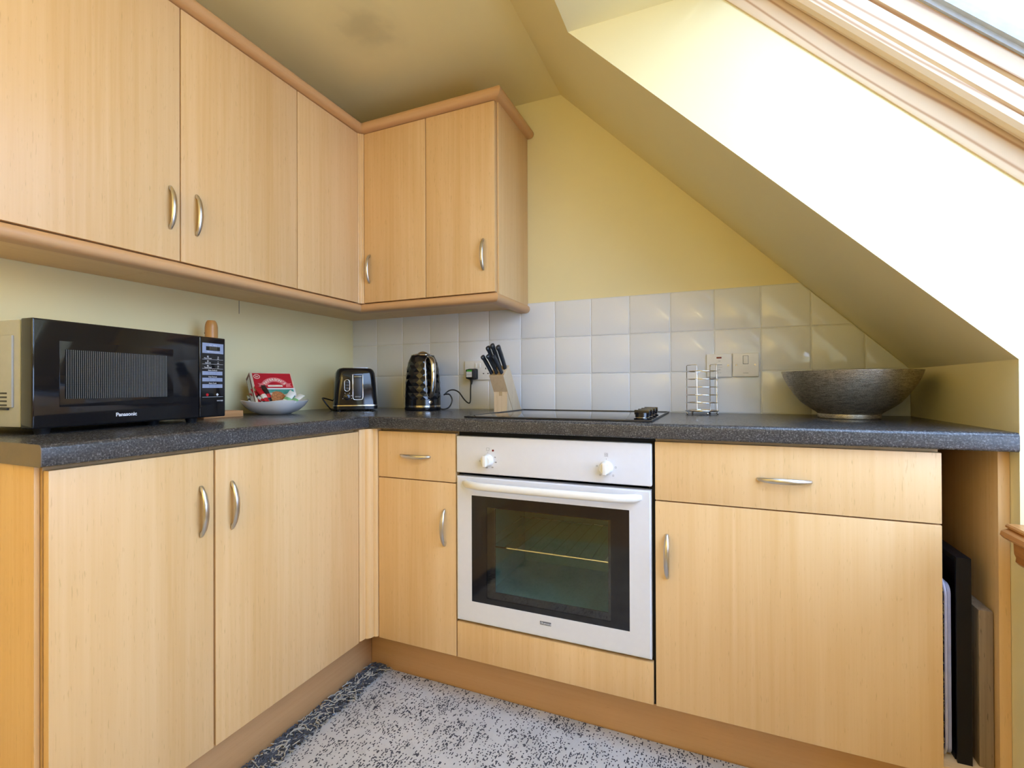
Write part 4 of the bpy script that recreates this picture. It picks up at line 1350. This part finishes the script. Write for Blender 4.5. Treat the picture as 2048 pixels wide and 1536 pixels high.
def single_plate(name, label, x, z):
    t = thing(name, label, 'switch', (x, YP, z))
    obj('plate', box(-0.0425, 0.0425, -0.0085, -0.0002, -0.0425, 0.0425, 0.0035, 3), M['white_plastic'], t)
    for sx in (-0.0302, 0.0302):
        me = lathe([(0, 0), (0.0036, 0), (0.0034, 0.0009), (0, 0.0010)], 14)
        me.transform(Matrix.Translation((sx, -0.0084, 0.0)) @ Matrix.Rotation(math.pi / 2, 4, 'X'))
        s = obj('screw', me, M['steel'], t)
        obj('screw_slot', box(sx - 0.0028, sx + 0.0028, -0.0096, -0.0090, -0.0005, 0.0005), M['dark_gap'], s)
    return t
t = single_plate('fused_outlet', 'white fused spur plate with red neon lamp, behind the wire rack', 1.6905, 1.0845)
obj('neon_lamp', box(-0.0085, 0.0085, -0.0100, -0.0080, 0.026, 0.0315, 0.0006), M['amber'], t)
obj('fuse_carrier', box(-0.011, 0.011, -0.0115, -0.0080, -0.0065, 0.0065, 0.001), M['white_plastic'], t)
obj('carrier_slot', box(-0.010, 0.010, -0.0118, -0.0110, 0.0022, 0.0038), M['dark_print'], t)
tm = [shift(text_mesh('13A', 0.0050, 0.0002), 0, -0.0087, 0.0160), shift(text_mesh('FUSE', 0.0040, 0.0002), 0, -0.0087, -0.0150), shift(text_mesh('MAX 13A', 0.0034, 0.0002), 0, -0.0087, -0.0260)]
obj('lettering', join_meshes(tm), M['dark_print'], t)
t = single_plate('wall_switch', 'white single rocker switch plate nearest the pewter bowl', 1.7775, 1.0855)
obj('rocker_surround', box(-0.0090, 0.0090, -0.0092, -0.0080, 0.003, 0.033, 0.001), M['dark_print'], t)
obj('rocker', box(-0.0080, 0.0080, -0.0128, -0.0080, 0.004, 0.032, 0.002), M['white_plastic'], t)
obj('lettering', shift(text_mesh('COOKER', 0.0042, 0.0002), 0, -0.0087, -0.0290), M['dark_print'], t)

# ================================================================= KNIFE BLOCK
KBX = 0.907
t = thing('knife_block', 'pale wooden slanted knife block on the worktop', 'knife block', (KBX, -0.135, ZT))
hwk = 0.030
yf = -0.207 + 0.135
slab = [(-0.15 + 0.135, 0.0), (-0.0625 + 0.135, 0.0), (-0.1925 + 0.135, 0.183), (-0.2475 + 0.135, 0.141)]
bm = bmesh.new()
add_prism(bm, slab, 0, -hwk, hwk)
main = obj('block', finish(bm, 20), M['block_wood'], t)
step = [(yf, 0.0), (-0.1505 + 0.135, 0.0), (-0.1505 + 0.135 - 0.062, 0.087), (yf, 0.087)]
obj('front_step', prism([(yf, 0.0), (-0.0155, 0.0), (-0.0155 - 0.0567, 0.0796), (yf, 0.0796)], 0, -hwk + 0.002, hwk - 0.002), M['block_wood'], t)
obj('step_slot', box(-0.007, 0.007, yf - 0.0006, yf + 0.010, 0.064, 0.0802), M['block_wood_dark'], t)
kax = Vector((0, -0.13, 0.183)).normalized()
kdn = Vector((0, 0.183, 0.13)).normalized()       # across the slot face, towards the back
f0 = Vector((0, -0.2475 + 0.135, 0.141))
obj('slot_face', loft([[(-hwk + 0.001, *(f0 + kdn * 0.001 + kax * a)[1:]), (hwk - 0.001, *(f0 + kdn * 0.001 + kax * a)[1:]), (hwk - 0.001, *(f0 + kdn * 0.068 + kax * a)[1:]), (-hwk + 0.001, *(f0 + kdn * 0.068 + kax * a)[1:])] for a in (-0.001, 0.0005)], 0), M['block_wood_dark'], t)
labs = ['small black-handled knife, left of the front row in the block', 'small black-handled knife, middle of the front row in the block', 'small black-handled knife, right of the front row in the block',
        'large black-handled knife, left of the back row in the block', 'large black-handled knife standing tallest in the block', 'large black-handled knife, right of the back row in the block']
for i, (x, dd, L) in enumerate(((-0.0225, 0.014, 0.084), (-0.001, 0.014, 0.087), (0.0205, 0.014, 0.083), (-0.0215, 0.048, 0.102), (0.000, 0.048, 0.112), (0.0215, 0.048, 0.104))):
    p0 = f0 + kdn * dd + Vector((KBX + x, -0.135, ZT))
    kn = bpy.data.objects.new('kitchen_knife', None)
    COL.objects.link(kn)
    kn.empty_display_size = 0.03
    tag(kn, labs[i], 'knife', 'knives in the block')
    ax_x = Vector((1, 0, 0))
    m = Matrix((ax_x, kax.cross(ax_x), kax)).transposed().to_4x4()
    m.translation = p0
    kn.matrix_world = m @ Matrix.Rotation(random.uniform(-0.03, 0.03) - (0.17 if i < 3 else 0.05), 4, 'Y')
    secs = []
    big = 1.0 if i < 3 else 1.12
    for s, wx, wy, oy in ((0.0, 0.0055, 0.0085, 0), (0.05, 0.0068, 0.0105, 0), (0.12, 0.0062, 0.0090, 0.0005), (0.35, 0.0064, 0.0095, 0.0008), (0.6, 0.0068, 0.0100, 0.0002), (0.8, 0.0066, 0.0095, -0.0008), (0.90, 0.0076, 0.0118, -0.0026), (0.97, 0.0070, 0.0105, -0.0034), (1.0, 0.0030, 0.0045, -0.0035)):
        secs.append([(wx * big * math.cos(2 * math.pi * k / 12), oy + wy * big * math.sin(2 * math.pi * k / 12), 0.003 + s * L) for k in range(12)])
    obj('handle', loft(secs, 60), M['knife_grip'], kn)
    obj('blade', box(-0.0009, 0.0009, -0.0075, 0.0075, -0.035, 0.004), M['blade'], kn)
    if L > 0.08:
        me = lathe([(0, 0), (0.0022, 0), (0.0022, 0.0005), (0, 0.0005)], 10)
        me.transform(Matrix.Translation((0, -0.0125 * big, L * 0.93)) @ Matrix.Rotation(math.pi / 2, 4, 'X'))
        obj('end_stud', me, M['steel'], kn)

# ================================================================= WIRE RACK
t = thing('wire_caddy', 'round chrome wire caddy on small ball feet', 'wire rack', (1.634, -0.100, ZT))
RR = 0.0535
for z in (0.041, 0.068, 0.0955, 0.123, 0.1505):
    obj('ring', tube([(RR * math.cos(a * math.pi / 20), RR * math.sin(a * math.pi / 20), z) for a in range(40)], 0.0014, 6, True), M['chrome'], t)
ring0 = None
def upost(a0, a1, zt):
    p, q = [Vector((RR * 0.985 * math.cos(math.radians(a)), RR * 0.985 * math.sin(math.radians(a)), 0)) for a in (a0, a1)]
    pts = [p + Vector((0, 0, 0.012)), p + Vector((0, 0, zt - 0.003)), p + (q - p) * 0.08 + Vector((0, 0, zt)), p + (q - p) * 0.92 + Vector((0, 0, zt)), q + Vector((0, 0, zt - 0.003)), q + Vector((0, 0, 0.012))]
    obj('upright', tube(pts, 0.0015, 6), M['chrome'], t)
upost(203, 255, 0.172)
upost(60, 22, 0.175)
bm = bmesh.new()
add_lathe(bm, [(0, 0.0105), (RR, 0.0105), (RR + 0.001, 0.012), (RR, 0.0140), (0, 0.0140)], 40)
obj('base_plate', finish(bm), M['chrome'], t)
obj('base_rim', tube([((RR + 0.001) * math.cos(a * math.pi / 20), (RR + 0.001) * math.sin(a * math.pi / 20), 0.0135) for a in range(40)], 0.0019, 6, True), M['chrome'], t)
for a in (203, 293, 338 + 25, 60, 130):
    ca, sa = math.cos(math.radians(a)), math.sin(math.radians(a))
    me = lathe([(0, 0)] + [(0.0042 * math.sin(k * math.pi / 8), 0.0042 - 0.0042 * math.cos(k * math.pi / 8)) for k in range(1, 8)] + [(0.0012, 0.0084), (0.0012, 0.0115), (0, 0.0115)], 14)
    shift(me, RR * 0.95 * ca, RR * 0.95 * sa, 0)
    obj('ball_foot', me, M['chrome'], t)

# ================================================================= PEWTER BOWL
prof = [(0.0, 0.0), (0.0765, 0.0), (0.0790, 0.003), (0.0800, 0.010), (0.0795, 0.0145), (0.0835, 0.019), (0.106, 0.0345), (0.125, 0.050), (0.1425, 0.073), (0.155, 0.092), (0.165, 0.111), (0.1725, 0.129), (0.1765, 0.142),
        (0.1735, 0.142), (0.1690, 0.129), (0.1615, 0.111), (0.1510, 0.092), (0.1385, 0.073), (0.121, 0.053), (0.100, 0.038), (0.070, 0.026), (0.0, 0.022)]
bw = tag(obj('serving_bowl', lathe(prof, 72, 30), M['pewter'], None, (2.0465, -0.1865, ZT)), 'wide beaten pewter footed bowl in the recess under the slope', 'bowl')

# ================================================================= THINGS IN THE TRAY SLOT
def pattern_mat():
    t = NT('blue_flower_print')
    v = t.coords()
    n = t.noise(v, 60, 2, 0.5, 1.0)
    c = t.ramp(n, [(0.38, srgb(24, 42, 110)), (0.47, srgb(40, 74, 150)), (0.53, srgb(226, 220, 190)), (0.60, srgb(70, 96, 52)), (0.68, srgb(20, 30, 60))], 'CONSTANT')
    t.setb(col=c, rough=0.25)
    return t.m
M['pattern'] = pattern_mat()
ZSH = 0.178
def rr_yz(y0, y1, z0, z1, r, n=5):
    pts = []
    for cy, cz, a0 in ((y1 - r, z1 - r, 0), (y0 + r, z1 - r, 90), (y0 + r, z0 + r, 180), (y1 - r, z0 + r, 270)):
        for i in range(n + 1):
            a = math.radians(a0 + 90 * i / n)
            pts.append((cy + r * math.cos(a), cz + r * math.sin(a)))
    return pts
t = thing('patterned_tray', 'white-rimmed tray with blue floral print standing in the tray slot', 'tray', (2.145, -0.30, ZSH))
wpart(t, 'panel', prism(rr_yz(-0.550, -0.10, ZSH + 0.004, 0.572, 0.03), 0, 2.1445, 2.1485), M['pattern'])
rim = rr_yz(-0.552, -0.098, ZSH + 0.003, 0.574, 0.032, 5)
wpart(t, 'rim', tube([(2.1472, y, z) for y, z in rim], 0.0030, 8, True), M['lilac'])
t = thing('chopping_board', 'thin lilac-white board beside the patterned tray', 'board', (2.152, -0.30, ZSH))
wpart(t, 'board', prism(rr_yz(-0.536, -0.12, ZSH, 0.562, 0.02), 0, 2.1560, 2.1620), M['lilac'])
t = thing('black_tray', 'tall black lacquer tray standing in the tray slot', 'tray', (2.175, -0.30, ZSH))
wpart(t, 'base', box(2.1880, 2.1915, -0.548, -0.09, ZSH + 0.0005, 0.627, 0.001), M['black_tray'])
bm = bmesh.new()
for a in ((-0.552, -0.540, ZSH, 0.630), (-0.097, -0.085, ZSH, 0.630)):
    add_prism(bm, [(2.1660, a[0]), (2.1920, a[0]), (2.1920, a[1]), (2.1680, a[1])], 2, a[2], a[3])
add_box(bm, 2.1660, 2.1920, -0.540, -0.097, 0.618, 0.630)
add_box(bm, 2.1660, 2.1920, -0.540, -0.097, ZSH, ZSH + 0.012)
wpart(t, 'rim', finish(bm, 20), M['black_tray'])
wpart(t, 'inner_face', box(2.1868, 2.1880, -0.539, -0.098, ZSH + 0.013, 0.617), M['maroon'])
t = thing('wooden_board', 'weathered thick wooden board leaning in the tray slot by the end panel', 'board', (2.215, -0.30, ZSH))
wpart(t, 'plank', box(2.2050, 2.2300, -0.548, -0.14, ZSH, 0.520, 0.003), M['old_wood'])
wpart(t, 'groove', tube([(2.2047, y, z) for y, z in rr_yz(-0.515, -0.17, ZSH + 0.03, 0.49, 0.02)], 0.0030, 6, True), M['old_wood'])

# ================================================================= RUG
RX0, RX1, RY0, RY1 = 0.556, 1.95, -2.30, -0.5045
t = thing('rug', 'grey and charcoal woven rug with shaggy fringed end', 'rug', (1.25, -1.4, 0))
wpart(t, 'weave', box(RX0, RX1, RY0, RY1, 0.0005, 0.0075, 0.002), M['rug'])
wpart(t, 'binding', box(RX0 - 0.020, RX0, RY0, RY1, 0.0005, 0.0055, 0.001), M['rug_edge'])
def fringe(n, seed, rad, spread, zmax):
    rnd = random.Random(seed)
    bm = bmesh.new()
    for i in range(n):
        y = RY1 - 0.004 - (RY1 - RY0 - 0.01) * (i + rnd.random()) / n * (0.62 if True else 1)
        x = RX0 - 0.012 + rnd.uniform(-0.004, 0.030)
        z = 0.008 + rnd.random() * 0.006
        a = rnd.gauss(-0.1, 0.8)
        p = Vector((x, y, z))
        pts = [p.copy()]
        for k in range(5):
            a += rnd.gauss(0, 0.75)
            st = rnd.uniform(0.006, 0.012) * spread
            p = p + Vector((math.cos(a) * st, math.sin(a) * st, rnd.uniform(-0.004, 0.006)))
            p.z = min(zmax, max(0.0085, p.z))
            p.x = max(RX0 - 0.022, min(RX0 + 0.060, p.x))
            p.y = min(RY1 - 0.002, p.y)
            pts.append(p.copy())
        add_tube(bm, pts, rad * rnd.uniform(0.7, 1.3), 4)
    return finish(bm, 60)
o = wpart(t, 'dark_fringe', fringe(1500, 3, 0.0020, 1.0, 0.018), M['fringe_dark']); o['kind'] = 'stuff'
o = wpart(t, 'light_fringe', fringe(480, 5, 0.0015, 1.25, 0.022), M['fringe_light']); o['kind'] = 'stuff'
